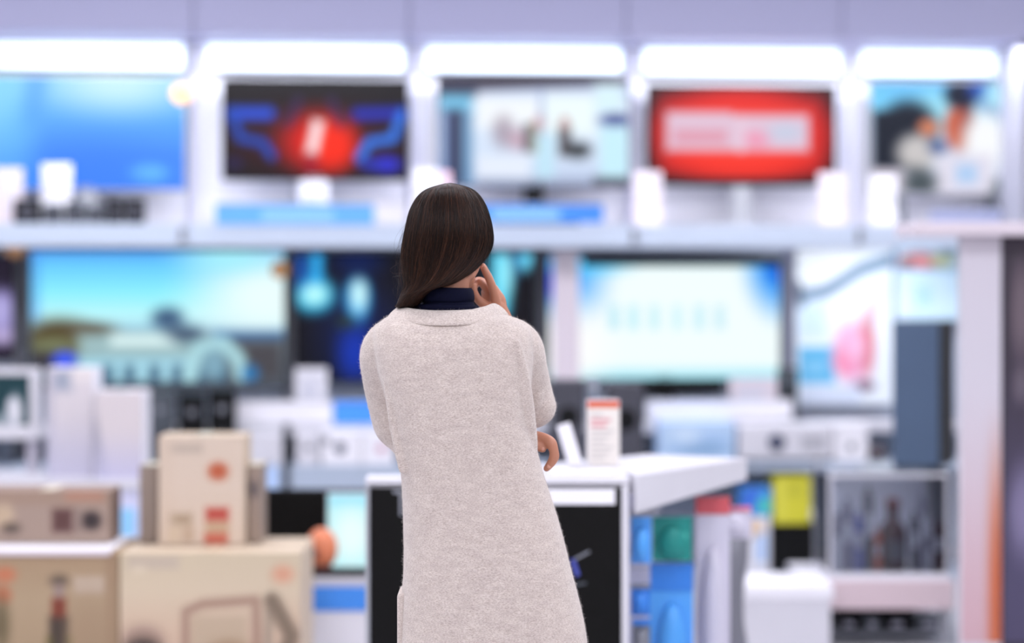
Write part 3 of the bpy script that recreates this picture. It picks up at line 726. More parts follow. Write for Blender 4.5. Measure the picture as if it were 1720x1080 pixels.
box('back_board', t, mat('added pale backing', (206, 206, 222), .5), -hw + .012, hw - .012, .47, .485, .021, h - .026, .002)  # pale board added behind the packs to brighten the showcase inside
box('front_pane', t, glassm, -hw + .012, hw - .012, 0, .005, .021, h - .026, .001)
for s in (-1, 1):
    box('side_pane', t, glassm, s * hw - (.006 if s > 0 else 0), s * hw + (.006 if s < 0 else 0), .012, .488, .021, h - .026, .001)
    for sy in (0, .488): box('corner_post', t, white, s * (hw - .006) - .006, s * (hw - .006) + .006, sy + .0, sy + .011, .021, h - .026, .001)
sbase = SZ + .0205; stop = SZ + h
pk = mat('dark maroon pack', (66, 38, 46), .5); pk2 = mat('grey violet pack', (120, 118, 140), .5); pk3 = mat('pale grey pack', (196, 196, 212), .5); pk4 = mat('blue violet pack', (104, 108, 168), .5)
pk5 = mat('dark grey pack', (84, 84, 96), .5); pk6 = mat('rust pack', (180, 92, 76), .5)
case_items = [(1400, 1414, 830, pk3, 'pale grey'), (1416, 1432, 850, pk2, 'grey violet'), (1436, 1450, 872, pk4, 'blue violet'), (1453, 1467, 830, pk5, 'dark grey'),
              (1470, 1480, 900, pk6, 'rust red'), (1531, 1543, 872, pk5, 'charcoal'), (1546, 1555, 838, pk2, 'smoke grey'), (1558, 1566, 880, pk3, 'cream grey'), (1569, 1583, 884, pk, 'maroon')]
for x0, x1, y0, m_, w_ in case_items:
    loc, hw, h = at(x0, x1, y0, SD + .1, sbase)
    q = thing('upright_pack', {'pale grey': 'pale grey upright pack at the left end inside the showcase', 'maroon': 'narrow maroon upright pack at the right end inside the showcase'}.get(w_, w_ + ' upright pack inside the clear showcase'), 'box', loc, 0, 'packs in the showcase')
    box('pack_body', q, m_, -hw, hw, 0, .06, 0, h, .003); box('pack_label', q, pk3 if m_ is not pk3 else pk2, -hw * .7, hw * .7, -.0015, 0, h * .45, h * .75, 0); box('hang_tab', q, m_, -hw * .5, hw * .5, .025, .03, h, h + .03, .001)
loc, hw, h = at(1484, 1520, 838, SD + .12, sbase)
q = thing('bottle', 'dark maroon bottle in the middle of the showcase', 'bottle', loc)
r = hw * 1.3
lathe('bottle_body', q, pk, [(r * .9, 0), (r, .01), (r, h * .5), (r * .85, h * .6), (r * .42, h * .7), (r * .4, h * .84)], 0, .04); lathe('cap', q, mat('brown cap', (110, 62, 66), .4), [(r * .5, h * .842), (r * .5, h * .98), (r * .4, h)], 0, .04)
box('bottle_label', q, pk5, -r * .6, r * .6, .04 - r - .002, .04 - r + .004, h * .15, h * .42, .001)
# dark goods on the lower shelf of the table
for k, (x0, x1, y0, m_, w_) in enumerate(((1408, 1446, 1046, black, 'black box at the left on the shelf under the showcase table'), (1452, 1480, 1052, dgrey, 'dark grey box second from the left on the shelf under the showcase table'),
                              (1486, 1530, 1042, black, 'wide black box in the middle of the shelf under the showcase table'), (1536, 1590, 1048, dgrey, 'dark grey box at the right on the shelf under the showcase table'))):
    loc, hw, h = at(x0, x1, y0, SD + .12, .0455)
    q = thing('goods_box', w_, 'box', loc, 0, 'boxes under the showcase table')
    h = max(h, .05); box('box_body', q, m_, -hw, hw, 0, .2, 0, h, .003); box('box_label', q, pk3, -hw * .5, hw * .4, -.0015, 0, h * .3, h * .7, 0)
# dark upright speaker on the showcase
loc, hw, h = at(1498, 1578, 540, SD + .16, stop + .0045)
t = thing('upright_speaker', 'slate blue fronted upright speaker with black side standing on the showcase', 'speaker', loc, math.radians(-22))
box('cabinet', t, black, -hw, hw, .013, .3, 0, h, .008); box('front_panel', t, mat('slate blue panel', (78, 98, 126), .35), -hw + .002, hw - .002, 0, .012, .005, h - .004, .004)
for s in (-1, 1): lathe('rubber_foot', t, black, [(.012, -.004), (.012, .0)], s * hw * .8, .02, 10)

# promotional stand at the right edge
GD = 9.0
zb_, zt = 1.645, 1.695
t = thing('promotion_stand', 'white promotional stand with an orange edged upright and dark side banner at the right edge', 'stand', ((1650 - 860) / F * GD, GD, 0))
def gx(px): return (px - 1650) / F * GD
p = Pic(1612, 400, 1682, 1080, (224, 222, 230), 40)
p.c[..., :] = np.array((212, 206, 216))
w1 = sstep(p.Y - 860, 260); p.mix(w1, (206, 164, 172), .9)
w2 = sstep(p.X - 1662, 14) * sstep(p.Y - 830, 170); p.mix(w2, (196, 92, 48), .97)
# print area reaches down to the floor
box('upright_board', t, white, gx(1612), gx(1682), 0, .05, .0, zb_, .004)
panel('printed_front', t, p, gx(1614), gx(1681), CAMZ - (1080 - HOR) / F * GD, zb_ - .004, -.0012, M_PRINT)
box('header_board', t, pinkwhite, gx(1525), gx(1860), -.12, .3, zb_ + .001, zt, .006)
p = Pic(1686, 402, 1860, 1080, (52, 42, 56), 40); p.ell(1716, 525, 16, 80, (120, 104, 112), .6, .8).ell(1716, 650, 12, 30, (116, 104, 112), .6, .8).mix(sstep(p.Y - 760, 240), (82, 76, 110), .8).ell(1720, 860, 22, 70, (150, 140, 176), .7, .7)
box('banner_board', t, mat('dark plum board', (52, 42, 56), .5), gx(1685), gx(1860), .012, .05, .0, zb_, .004)
panel('banner_print', t, p, gx(1686), gx(1859), CAMZ - (1080 - HOR) / F * GD, zb_ - .004, .0105, M_PRINT)
box('foot', t, mgrey, gx(1600), gx(1870), -.1, .3, 0, .03, .006) if False else None
# grey column at the far right of the upper row
u0 = W(1713, 100, .55)[0]
bm = bmesh.new(); add_box(bm, u0, u0 + .5, -.6, -.08, 0, 2.68, .01); struct('trim_2', bm, mat('grey column paint', (164, 164, 178), .6), O, A)

# ================================================================== LOWER LEFT: CARTONS, TABLE, TABLET
BD = 8.3; BB = .06; BT = CAMZ - (928 - HOR) / F * BD + .0012
loc, hw, _ = at(-60, 640, 900, BD, 0)
t = thing('pallet_plinth', 'low grey plinth under the large cartons at the lower left', 'plinth', (at(-60, 506, 0, BD, 0)[0].x, BD - .02, 0))
hw = at(-60, 506, 0, BD, 0)[1]
box('deck', t, mgrey, -hw, hw, 0, .56, .045, BB, .003); box('skirt', t, dgrey, -hw + .03, hw - .03, .03, .53, 0, .045, .003)
p = Pic(-40, 928, 200, 1150, (182, 158, 132), 72)
p.grad([(928, (176, 150, 124)), (1000, (186, 164, 138)), (1150, (176, 152, 126))])
p.ell(100, 972, 16, 10, (112, 96, 84), .6).rect(92, 978, 108, 1000, (160, 140, 140), 5).rect(88, 1000, 112, 1038, (128, 52, 34), 6).rect(84, 1030, 116, 1150, (62, 50, 44), 8).rect(78, 1060, 90, 1150, (104, 98, 50), 5, .7).rect(112, 1060, 122, 1150, (110, 104, 54), 5, .7)
p.rect(125, 965, 178, 992, (202, 184, 170), 6).ell(8, 962, 18, 12, (206, 128, 96), .6).ell(4, 995, 14, 14, (200, 118, 86), .6).ell(2, 1040, 14, 40, (120, 106, 80), .7).rect(180, 928, 200, 1150, (160, 132, 108), 10, .7).ell(150, 1060, 40, 60, (168, 142, 118), .8, .6)
wprint('tan carton printed with a bottle at the lower left corner', -40, 199, 928, BD, BB, .5, tan, p, 'large_carton', 'box', 'large cartons on the plinth')
p = Pic(202, 930, 505, 1150, (222, 206, 184), 96)
p.grad([(930, (218, 204, 182)), (990, (224, 208, 188)), (1060, (222, 196, 178)), (1150, (214, 190, 172))])
p.rect(215, 935, 300, 955, (202, 188, 178), 6, .8).rect(222, 950, 245, 962, (228, 214, 196), 4).ell(475, 963, 18, 14, (226, 172, 148), .6)
p.line([(312, 1100), (312, 1022), (340, 1010), (430, 1004), (432, 1100)], 16, (176, 146, 132), 6, .95).rect(322, 1028, 415, 1100, (204, 184, 164), 8).ell(385, 1100, 40, 30, (166, 138, 110), .6)
p.line([(452, 1000), (450, 1110)], 14, (176, 160, 146), 5).line([(458, 1005), (490, 1060), (470, 1110)], 26, (128, 112, 98), 8, .9).ell(240, 1070, 34, 26, (150, 124, 118), .6, .7).ell(240, 1085, 30, 20, (70, 58, 54), .6)
wprint('large cream carton printed with a kitchen machine, at the lower left', 201, 506, 928, BD, BB, .5, cream, p, 'large_carton', 'box', 'large cartons on the plinth')
TD = 8.52
p = Pic(266, 732, 410, 914, (228, 212, 202), 64)
p.rect(285, 745, 340, 760, (200, 186, 178), 6).ell(366, 791, 17, 15, (198, 100, 68), .5).rect(345, 852, 384, 876, (198, 86, 76), 5).rect(345, 876, 384, 896, (206, 176, 150), 5).rect(343, 896, 382, 914, (208, 106, 88), 5)
p.rect(283, 862, 322, 882, (186, 166, 146), 6).rect(280, 884, 300, 910, (222, 204, 182), 5).rect(305, 884, 325, 910, (204, 182, 164), 5).rect(270, 730, 290, 914, (224, 206, 194), 10, .6)
wprint('cream carton with red prints standing on the large cream carton', 266, 411, 732, TD, BT + .002, .22, cream, p, 'carton', 'box')
wprint('narrow taupe carton left of the cream carton with red prints', 234, 264, 782, TD + .06, BT + .002, .2, taupe, None, 'carton', 'box')
p = Pic(413, 782, 438, 908, (168, 152, 146), 24); p.ell(424, 820, 9, 14, (104, 96, 104), .6)
wprint('narrow taupe carton right of the cream carton with red prints', 416, 439, 782, TD + .06, BT + .002, .2, taupe, p, 'carton', 'box')
p = Pic(-30, 822, 185, 910, (174, 154, 146), 64)
p.rect(-30, 820, 190, 845, (170, 146, 134), 8).ell(5, 865, 18, 22, (206, 184, 162), .6).ell(18, 885, 16, 10, (104, 90, 84), .6).rect(88, 852, 122, 892, (96, 62, 62), 6).ell(154, 872, 17, 16, (52, 40, 44), .5).rect(125, 852, 138, 892, (150, 132, 128), 4).rect(110, 822, 175, 838, (190, 140, 122), 6, .8)
wprint('long brown carton with dark round prints, lying on the bottle carton', -30, 185, 824, TD, BT + .0065, .24, brown, p, 'carton', 'box')
q = thing('paper_sheet', 'white paper sheet spread on the bottle carton under the brown carton', 'paper', at(-35, 188, 0, BD + .02, BT + .002)[0])
hw = at(-35, 188, 0, BD + .02, 0)[1]; box('sheet', q, cardwhite, -hw, hw, 0, .46, 0, .004, .001); box('front_fold', q, pinkwhite, -hw, hw, -.032, -.028, -.012, .004, .001)

# white table behind, at the far left
TD2 = 10.2; TZ = .64
loc, hw, _ = at(-90, 243, 0, TD2, 0)
t = thing('white_table', 'white counter at the left behind the cartons carrying the white monitor', 'table', loc)
box('table_top', t, white, -hw, hw, 0, .6, TZ - .04, TZ, .004); box('front_board', t, mat('lavender white board', (214, 214, 240), .5), -hw + .01, hw - .01, .012, .03, .0, TZ - .041, .003)
box('ticket', t, ltblue, hw - .14, hw - .04, .006, .0115, .36, .52, .001)
for s in (-1, 1): box('end_board', t, white, s * (hw - .015) - .012, s * (hw - .015) + .012, .031, .58, 0, TZ - .041, .003)
loc, hw, h = at(-60, 66, 618, TD2 + .2, TZ)
z0 = CAMZ - (738 - HOR) / F * (TD2 + .2) - TZ
t = thing('monitor', 'white framed monitor with a dark teal picture at the left edge', 'monitor', loc)
p = Pic(-50, 634, 62, 712, (36, 66, 76), 48); p.line([(28, 680), (30, 712)], 20, (226, 222, 244), 6).ell(12, 708, 22, 16, (150, 160, 176), .6).ell(34, 690, 12, 24, (230, 228, 246), .6)
box('case', t, white, -hw, hw, .004, .05, z0, h, .008)
bm = bmesh.new(); f = .03
add_box(bm, -hw, -hw + f, -.008, .003, z0, h, .003); add_box(bm, hw - f - .01, hw, -.008, .003, z0, h, .003); add_box(bm, -hw + f, hw - f - .01, -.008, .003, h - f, h, .003); add_box(bm, -hw + f, hw - f - .01, -.008, .003, z0, z0 + .06, .003)
obj('frame', bm, white, t); panel('screen', t, p, -hw + f, hw - f - .01, z0 + .06, h - f, .002, M_SCREEN)
box('stand_neck', t, mat('grey beige neck', (184, 180, 194), .5), .1, .15, .02, .06, .014, z0 + .04, .006, Matrix.Shear('XZ', 4, (0, 0)) if False else None); box('stand_base', t, white, -.1, .2, -.08, .14, 0, .015, .005)
p = Pic(76, 616, 162, 808, (226, 222, 238), 40); p.rect(88, 622, 120, 655, (150, 164, 196), 10, .8).rect(76, 616, 90, 808, (196, 196, 222), 8, .7).rect(122, 612, 160, 640, (238, 234, 246), 6).mix(sstep(p.Y - 740, 60), (200, 202, 238), .8)
wprint('tall lavender white carton beside the white monitor', 78, 158, 618, TD2 + .12, TZ, .2, cardwhite, p, 'tall_carton', 'box', 'tall white cartons at the left')
p = Pic(158, 656, 240, 808, (228, 222, 236), 40); p.line([(152, 700), (172, 808)], 16, (164, 164, 190), 6, .8).mix(sstep(p.Y - 760, 50), (204, 206, 250), .8)
wprint('lavender white carton just left of the dark speakers, shorter than its neighbour', 160, 241, 656, TD2 + .05, TZ, .2, cardwhite, p, 'tall_carton', 'box', 'tall white cartons at the left')

# low table with the black monitor and the glowing tablet
LD = 9.0; LZ = .375
loc, hw, _ = at(500, 700, 0, LD, 0)
t = thing('low_table', 'low white table with a blue front strip between the cartons and the kiosk', 'table', loc)
box('table_top', t, white, -hw, hw, 0, .6, LZ - .03, LZ, .004)
box('front_board', t, cardwhite, -hw + .01, hw - .01, .004, .02, 0, LZ - .031, .003)
box('blue_strip', t, bluestrip, -hw + .012, hw - .012, -.006, .003, LZ - .125, LZ - .035, .001)
for s in (-1, 1): box('side_board', t, white, s * (hw - .02) - .01, s * (hw - .02) + .01, .021, .58, 0, LZ - .031, .003)
loc, hw, _ = at(504, 690, 0, LD + .01, LZ + .0003)
q = thing('display_tray', 'black display tray under the glowing tablet on the low table', 'tray', loc)
box('tray_base', q, black, -hw, hw, 0, .26, 0, .012, .003); bm = bmesh.new()
add_box(bm, -hw, hw, -.004, 0, -.0, .016, .001); add_box(bm, -hw, hw, .26, .264, 0, .016, .001); obj('rim', bm, black, q)
LT = LZ + .0128
loc, hw, h = at(444, 640, 822, LD + .36, LZ)
t = thing('black_monitor', 'wide black switched off monitor behind the glowing tablet', 'monitor', loc)
box('case', t, black, -hw, hw, .004, .04, .03, h, .008); box('screen', t, gloss, -hw + .012, hw - .012, 0, .0035, .05, h - .012, .001)
box('stand_base', t, black, -.12, .2, -.06, .12, 0, .015, .004); box('stand_neck', t, black, .03, .09, .02, .05, .0155, .06, .004)
loc, hw, h = at(548, 624, 828, LD + .12, LT)
t = thing('tablet', 'upright tablet with a glowing pale blue screen on the low table', 'tablet', loc)
p = Pic(550, 830, 622, 955, (200, 250, 255), 32); p.rect(550, 830, 622, 850, (170, 236, 255), 10).ell(590, 900, 30, 40, (236, 255, 255), .7)
lean = Matrix.Rotation(math.radians(-6), 4, 'X')
bm = bmesh.new(); add_box(bm, -hw, hw, .001, .01, .004, h, .004, lean); obj('shell', bm, alu, t)
sc_ = panel('screen', t, p, -hw + .006, hw - .006, .012, h - .006, 0, M_SCREEN); sc_.rotation_euler = (math.radians(-6), 0, 0)
box('support', t, dgrey, -.03, .03, .012, .1, 0, .05, .006)
loc, hw, h = at(506, 566, 886, LD + .075, LT)
t = thing('round_speaker', 'round orange brown portable speaker beside the glowing tablet', 'speaker', loc)
bm = bmesh.new(); add_ell(bm, (.01, .0, h * .52), (hw * .9, hw * .8, h * .48)); obj('shell', bm, mat('orange brown shell', (226, 132, 92), .4), t, True)
lathe('base', t, mat('dark maroon base', (96, 52, 48), .5), [(hw * .55, 0), (hw * .62, .012), (hw * .5, .03)], .01, 0)
disc('grille', t, mat('maroon grille', (120, 60, 50), .6), -hw * .3, h * .45, hw * .35, -hw * .66, .012)
#W0#
# ================================================================== THE WOMAN
WR = Vector(((752 - 860) / F * WD, WD, 0))
def w(px, py, dy=0.0):
    """photo point on the woman, dy = how far in front of (+) or behind (-) her mid plane, relative to her root"""
    return np.array(P(px, py, WD + dy) - WR)
def wx(px, dy=0): return (px - 860) / F * (WD + dy) - WR.x
def wz(py, dy=0): return CAMZ - (py - HOR) / F * (WD + dy)
person = thing('person', 'woman seen from behind in a long pale knit cardigan, hand at her chin', 'person', WR)
def oval(xl, xr, z, cy, hy, ex=2.3, seg=40, tilt=0.0):
    cx, hx = (xl + xr) / 2, (xr - xl) / 2
    out = []
    for a in np.linspace(0, 2 * math.pi, seg, endpoint=False):
        c, s = math.cos(a), math.sin(a)
        out.append(np.array((cx + hx * math.copysign(abs(c) ** (2 / ex), c), cy + hy * math.copysign(abs(s) ** (2 / ex), s), z + tilt * c * hx)))
    return out
def loft(bm, rows, ex=2.3, seg=40, sub=4):
    """rows: (py, xl px, xr px, centre dy, half depth)"""
    d = catmull(rows, sub)
    add_rings(bm, [oval(wx(r[1]), wx(r[2]), wz(r[0]), r[3], r[4], ex, seg) for r in d])
def remeshed(o, vox, it=2, fac=0.5):
    m = o.modifiers.new('union', 'REMESH'); m.mode = 'VOXEL'; m.voxel_size = vox; m.use_smooth_shade = True
    if it:
        s = o.modifiers.new('soften', 'SMOOTH'); s.iterations = it; s.factor = fac
    return o

# ---- materials
def skin_mat():
    m = mat('warm skin', (190, 130, 104), 0.5, vary=0.06, scale=14)
    b = m.node_tree.nodes['Principled BSDF']
    b.inputs['Subsurface Weight'].default_value = 0.15; b.inputs['Subsurface Radius'].default_value = (0.012, 0.005, 0.003); b.inputs['Subsurface Scale'].default_value = 0.5
    return m
skin = skin_mat()
def knit_mat():
    m = bpy.data.materials.new('pale heathered wool knit'); m.use_nodes = True
    nt = m.node_tree; b = nt.nodes['Principled BSDF']; b.inputs['Roughness'].default_value = 0.9
    b.inputs['Sheen Weight'].default_value = 0.45; b.inputs['Sheen Roughness'].default_value = 0.5; b.inputs['Specular IOR Level'].default_value = 0.15
    tc = nt.nodes.new('ShaderNodeTexCoord')
    mp = nt.nodes.new('ShaderNodeMapping'); mp.inputs['Scale'].default_value = (1, 1, 2.6); nt.links.new(tc.outputs['Object'], mp.inputs['Vector'])
    n1 = nt.nodes.new('ShaderNodeTexNoise'); n1.inputs['Scale'].default_value = 230; n1.inputs['Detail'].default_value = 3; n1.inputs['Roughness'].default_value = .7
    n2 = nt.nodes.new('ShaderNodeTexNoise'); n2.inputs['Scale'].default_value = 30; n2.inputs['Detail'].default_value = 4
    n3 = nt.nodes.new('ShaderNodeTexNoise'); n3.inputs['Scale'].default_value = 420; n3.inputs['Detail'].default_value = 2
    for n in (n1, n2, n3): nt.links.new(mp.outputs['Vector'], n.inputs['Vector'])
    r1 = nt.nodes.new('ShaderNodeValToRGB')
    r1.color_ramp.elements[0].position = .32; r1.color_ramp.elements[0].color = L4((186, 168, 158))
    r1.color_ramp.elements[1].position = .64; r1.color_ramp.elements[1].color = L4((232, 220, 212))
    e = r1.color_ramp.elements.new(.48); e.color = L4((214, 199, 190))
    nt.links.new(n1.outputs['Fac'], r1.inputs['Fac'])
    r2 = nt.nodes.new('ShaderNodeValToRGB'); r2.color_ramp.elements[0].position = .3; r2.color_ramp.elements[0].color = (.86, .84, .85, 1); r2.color_ramp.elements[1].position = .7; r2.color_ramp.elements[1].color = (1, 1, 1, 1)
    nt.links.new(n2.outputs['Fac'], r2.inputs['Fac'])
    mx = nt.nodes.new('ShaderNodeMix'); mx.data_type = 'RGBA'; mx.blend_type = 'MULTIPLY'; mx.inputs['Factor'].default_value = 1
    nt.links.new(r1.outputs['Color'], mx.inputs['A']); nt.links.new(r2.outputs['Color'], mx.inputs['B']); nt.links.new(mx.outputs['Result'], b.inputs['Base Color'])
    bp = nt.nodes.new('ShaderNodeBump'); bp.inputs['Strength'].default_value = .5; bp.inputs['Distance'].default_value = .004
    ad = nt.nodes.new('ShaderNodeMath'); ad.operation = 'ADD'
    nt.links.new(n1.outputs['Fac'], ad.inputs[0]); nt.links.new(n3.outputs['Fac'], ad.inputs[1])
    nt.links.new(ad.outputs['Value'], bp.inputs['Height']); nt.links.new(bp.outputs['Normal'], b.inputs['Normal'])
    return m
knit = knit_mat()
navy = mat('navy fine knit', (13, 15, 40), .85, vary=.12, scale=200, bump=.15)
navy.node_tree.nodes['Principled BSDF'].inputs['Specular IOR Level'].default_value = .12
hairm = bpy.data.materials.new('dark brown hair'); hairm.use_nodes = True
hb = hairm.node_tree.nodes['Principled BSDF']; hb.inputs['Base Color'].default_value = L4((24, 15, 12)); hb.inputs['Roughness'].default_value = .5; hb.inputs['Specular IOR Level'].default_value = .25
strandm = bpy.data.materials.new('brown hair strands'); strandm.use_nodes = True
nt = strandm.node_tree; hb = nt.nodes['Principled BSDF']; hb.inputs['Roughness'].default_value = .34; hb.inputs['Specular IOR Level'].default_value = .2
hi = nt.nodes.new('ShaderNodeHairInfo'); rp = nt.nodes.new('ShaderNodeValToRGB')
rp.color_ramp.elements[0].color = L4((18, 11, 9)); rp.color_ramp.elements[1].color = L4((96, 60, 42)); e = rp.color_ramp.elements.new(.75); e.color = L4((36, 22, 17))
nt.links.new(hi.outputs['Random'], rp.inputs['Fac']); nt.links.new(rp.outputs['Color'], hb.inputs['Base Color'])

# ---- body: one continuous surface (torso, neck, head, arms, hands, legs)
TURN = 24                                  # head looks a little to the right
bm = bmesh.new()
loft(bm, [(512, 735, 775, .02, .035), (530, 680, 830, .02, .05), (556, 650, 866, .02, .07), (620, 672, 868, .015, .09), (700, 690, 862, .02, .085), (790, 690, 872, .02, .085), (900, 690, 905, .02, .10), (985, 700, 905, .02, .10), (1030, 720, 890, .02, .07)])
add_tube(bm, [w(752, 530, .02), w(752, 490, .032), w(755, 440, .045)], [.045, .045, .05], 20)
hc = w(754, 392, .04)
RZ = Matrix.Rotation(math.radians(-TURN), 3, 'Z')
def hd(x, y, z): return tuple(np.array(RZ @ Vector((x, y, z))) + hc)       # head space: +y the face, +x her right
add_ell(bm, hd(0, -.012, .012), (.072, .090, .088), RZ, 28, 18)             # skull
add_ell(bm, hd(0, .028, -.038), (.062, .064, .082), RZ, 24, 16)             # face
add_ell(bm, hd(0, .058, -.098), (.034, .032, .026), RZ, 16, 10)             # chin
add_ell(bm, hd(0, .012, -.085), (.054, .056, .03), RZ, 18, 12)              # jaw
for s in (-1, 1):
    add_ell(bm, hd(s * .04, .064, -.04), (.022, .018, .018), RZ, 12, 8)      # cheek
    add_ell(bm, hd(s * .03, .078, .002), (.024, .012, .008), RZ, 12, 8)      # brow
    R2 = RZ @ Matrix.Rotation(math.radians(-18 * s), 3, 'Z')
    add_ell(bm, hd(s * .073, .0, -.03), (.008, .018, .03), R2, 12, 10)       # ear
    add_ell(bm, hd(s * .071, .006, -.056), (.006, .010, .011), R2, 10, 8)
add_tube(bm, [hd(0, .083, -.004), hd(0, .096, -.026), hd(0, .108, -.046), hd(0, .094, -.053)], [.008, .009, .0125, .009], 12, 4)
for s in (-1, 1): add_ell(bm, hd(s * .011, .094, -.048), (.008, .010, .007), RZ, 10, 8)
add_ell(bm, hd(0, .087, -.072), (.022, .008, .006), RZ, 12, 8); add_ell(bm, hd(0, .086, -.081), (.019, .008, .006), RZ, 12, 8)
# arms under the sleeves
SLL = [w(676, 566, .01), w(650, 586, .026), w(649, 630, .07), w(657, 680, .10), w(667, 714, .105), w(679, 731, .112), w(712, 760, .14), w(785, 764, .19), w(850, 756, .175), w(872, 750, .14)]
SLLR = [.05, .056, .053, .0505, .0495, .042, .042, .043, .04, .037]
SLR = [w(836, 562, .01), w(868, 582, .026), w(880, 624, .07), w(892, 662, .10), w(899, 686, .105), w(886, 648, .15), w(866, 600, .168), w(853, 566, .168)]
SLRR = [.048, .054, .051, .0485, .048, .046, .044, .037]
add_tube(bm, SLL[1:] + [w(884, 744, .115)], [r * .62 for r in SLLR[1:]] + [.024], 16, 4); add_tube(bm, SLR[1:] + [w(842, 538, .15), w(834, 518, .135)], [r * .62 for r in SLRR[1:]] + [.025, .023], 16, 4)
# raised hand: palm, index along the cheek, thumb under the jaw, three fingers curled in front of the chin
def finger(pts, r0, r1=None):
    add_tube(bm, pts, r0 if r1 is None else list(np.linspace(r0, r1, len(pts))), 12, 5)
add_tube(bm, [w(836, 524, .14), w(830, 508, .135), w(824, 492, .135)], [.022, .027, .022], 16, 4, .62)
finger([w(833, 508, .118), w(829, 489, .105), w(822, 469, .10), w(815, 455, .10), w(811, 447, .104)], .0112, .0074)
finger([w(822, 498, .135), w(813, 480, .12), w(804, 474, .125), w(797, 481, .14)], .0096, .0078)
finger([w(823, 494, .15), w(812, 478, .145), w(803, 473, .15), w(797, 478, .16)], .0092, .0074)
finger([w(822, 490, .165), w(812, 474, .16), w(804, 470, .165), w(799, 473, .172)], .0085, .0066)
finger([w(826, 520, .122), w(814, 512, .108), w(803, 503, .104), w(796, 490, .108), w(796, 481, .112)], .0115, .0078)
# hand tucked under the elbow, fingers wrapping round towards the back
add_tube(bm, [w(868, 752, .13), w(880, 744, .105), w(888, 738, .088)], [.024, .026, .02], 16, 4, .6)
finger([w(884, 731, .085), w(903, 733, .06), w(918, 738, .047), w(926, 745, .04), w(930, 756, .038), w(931, 767, .039), w(926, 777, .042), w(918, 787, .045)], [.0125, .0118, .0118, .0125, .0106, .0112, .0098, .0074])
finger([w(884, 740, .082), w(896, 745, .055), w(905, 750, .046), w(911, 754, .044)], [.011, .0105, .0108, .0086])
finger([w(886, 752, .10), w(893, 763, .075), w(896, 775, .07), w(893, 786, .074)], .0095, .007)
finger([w(880, 758, .11), w(886, 770, .09), w(888, 782, .085), w(884, 792, .088)], .0088, .0066)
finger([w(874, 738, .115), w(884, 728, .12), w(892, 718, .122), w(897, 708, .122)], .011, .008)
# legs
for s, cx in ((-1, 762), (1, 866)):
    X = wx(cx)
    add_tube(bm, [(X, .02, wz(980)), (X, .02, .66), (X + .004 * s, .015, .48), (X + .005 * s, .0, .34), (X + .005 * s, -.01, .1), (X + .005 * s, -.01, .06)], [.066, .062, .05, .05, .034, .034], 18, 4)
    add_tube(bm, [(X + .005 * s, -.02, .045), (X + .01 * s, .06, .04), (X + .014 * s, .15, .03)], [.034, .036, .026], 14, 4, .8)
body = obj('body', bm, skin, person, True); remeshed(body, .0028, 2, .5)
# eyes and lips
for s in (-1, 1):
    bm = bmesh.new(); add_ell(bm, hd(s * .030, .078, -.014), (.0105, .008, .0055), RZ, 16, 10); e = obj('eye', bm, mat('eye white', (236, 232, 228), .2), person, True)
    bm = bmesh.new(); add_ell(bm, hd(s * .030, .0848, -.014), (.0046, .0022, .0046), RZ, 14, 8); obj('iris', bm, mat('brown iris', (60, 40, 30), .2), e, True)
    bm = bmesh.new(); add_tube(bm, [hd(s * .014, .091, .006), hd(s * .030, .092, .011), hd(s * .046, .078, .005)], [.0028, .0034, .002], 8, 3, .5); obj('eyebrow', bm, hairm, person, True)
bm = bmesh.new(); add_tube(bm, [hd(-.022, .089, -.0765), hd(-.01, .0955, -.0735), hd(0, .0965, -.0745), hd(.01, .0955, -.0735), hd(.022, .089, -.0765)], [.002, .0035, .003, .0035, .002], 8, 3)
add_tube(bm, [hd(-.02, .089, -.078), hd(0, .0945, -.0815), hd(.02, .089, -.078)], [.002, .0045, .002], 8, 3); obj('lips', bm, mat('rose lips', (186, 100, 96), .4), person, True)
# finger nails that face the back
for c, rr, an in ((w(811, 450, .097), (.0042, .0014, .0058), -14), (w(922, 783, .036), (.0045, .0014, .0055), 30), (w(912, 754, .037), (.004, .0014, .0045), 40)):
    bm = bmesh.new(); add_ell(bm, c, rr, Matrix.Rotation(math.radians(an), 3, 'Y'), 12, 8); obj('fingernail', bm, mat('nail', (214, 156, 136), .35), body, True)

# ---- turtleneck, with a folded collar
bm = bmesh.new()
loft(bm, [(498, 716, 793, .03, .052), (512, 706, 797, .03, .056), (523, 692, 806, .028, .062), (536, 676, 826, .025, .072), (560, 652, 862, .03, .095), (640, 668, 868, .03, .106), (760, 690, 868, .03, .106), (900, 692, 900, .03, .115)], 2.2)
tn = obj('turtleneck', bm, navy, person, True)
bm = bmesh.new()
prof = [(487, -.002), (483, .001), (483, .004), (488, .0075), (496, .0085), (503, .0075), (508, .004), (509, .0)]
rr = []
for py, o_ in prof:
    xl, xr = 716 + (489 - py) * .3, 789 + (py - 487) * .12
    rr.append(oval(wx(xl) - o_, wx(xr) + o_, wz(py), .03, .0515 + o_, 2.1, 40, -.02))
add_rings(bm, rr)
obj('collar', bm, navy, tn, True)
bm = bmesh.new()
for py, o_ in ((517, .003), (527, .004)):
    rings = []
    for k in range(6):
        a = k / 5 * math.pi; rings.append(oval(wx(703 - (py - 515)) - o_ - .003 * math.sin(a), wx(799 + (py - 515) * .6) + o_ + .003 * math.sin(a), wz(py + 5 * math.cos(a)), .029, .0585 + (py - 515) * .0003 + o_ + .003 * math.sin(a), 2.2, 40, -.03))
    add_rings(bm, rings)
obj('neck_fold', bm, navy, tn, True)

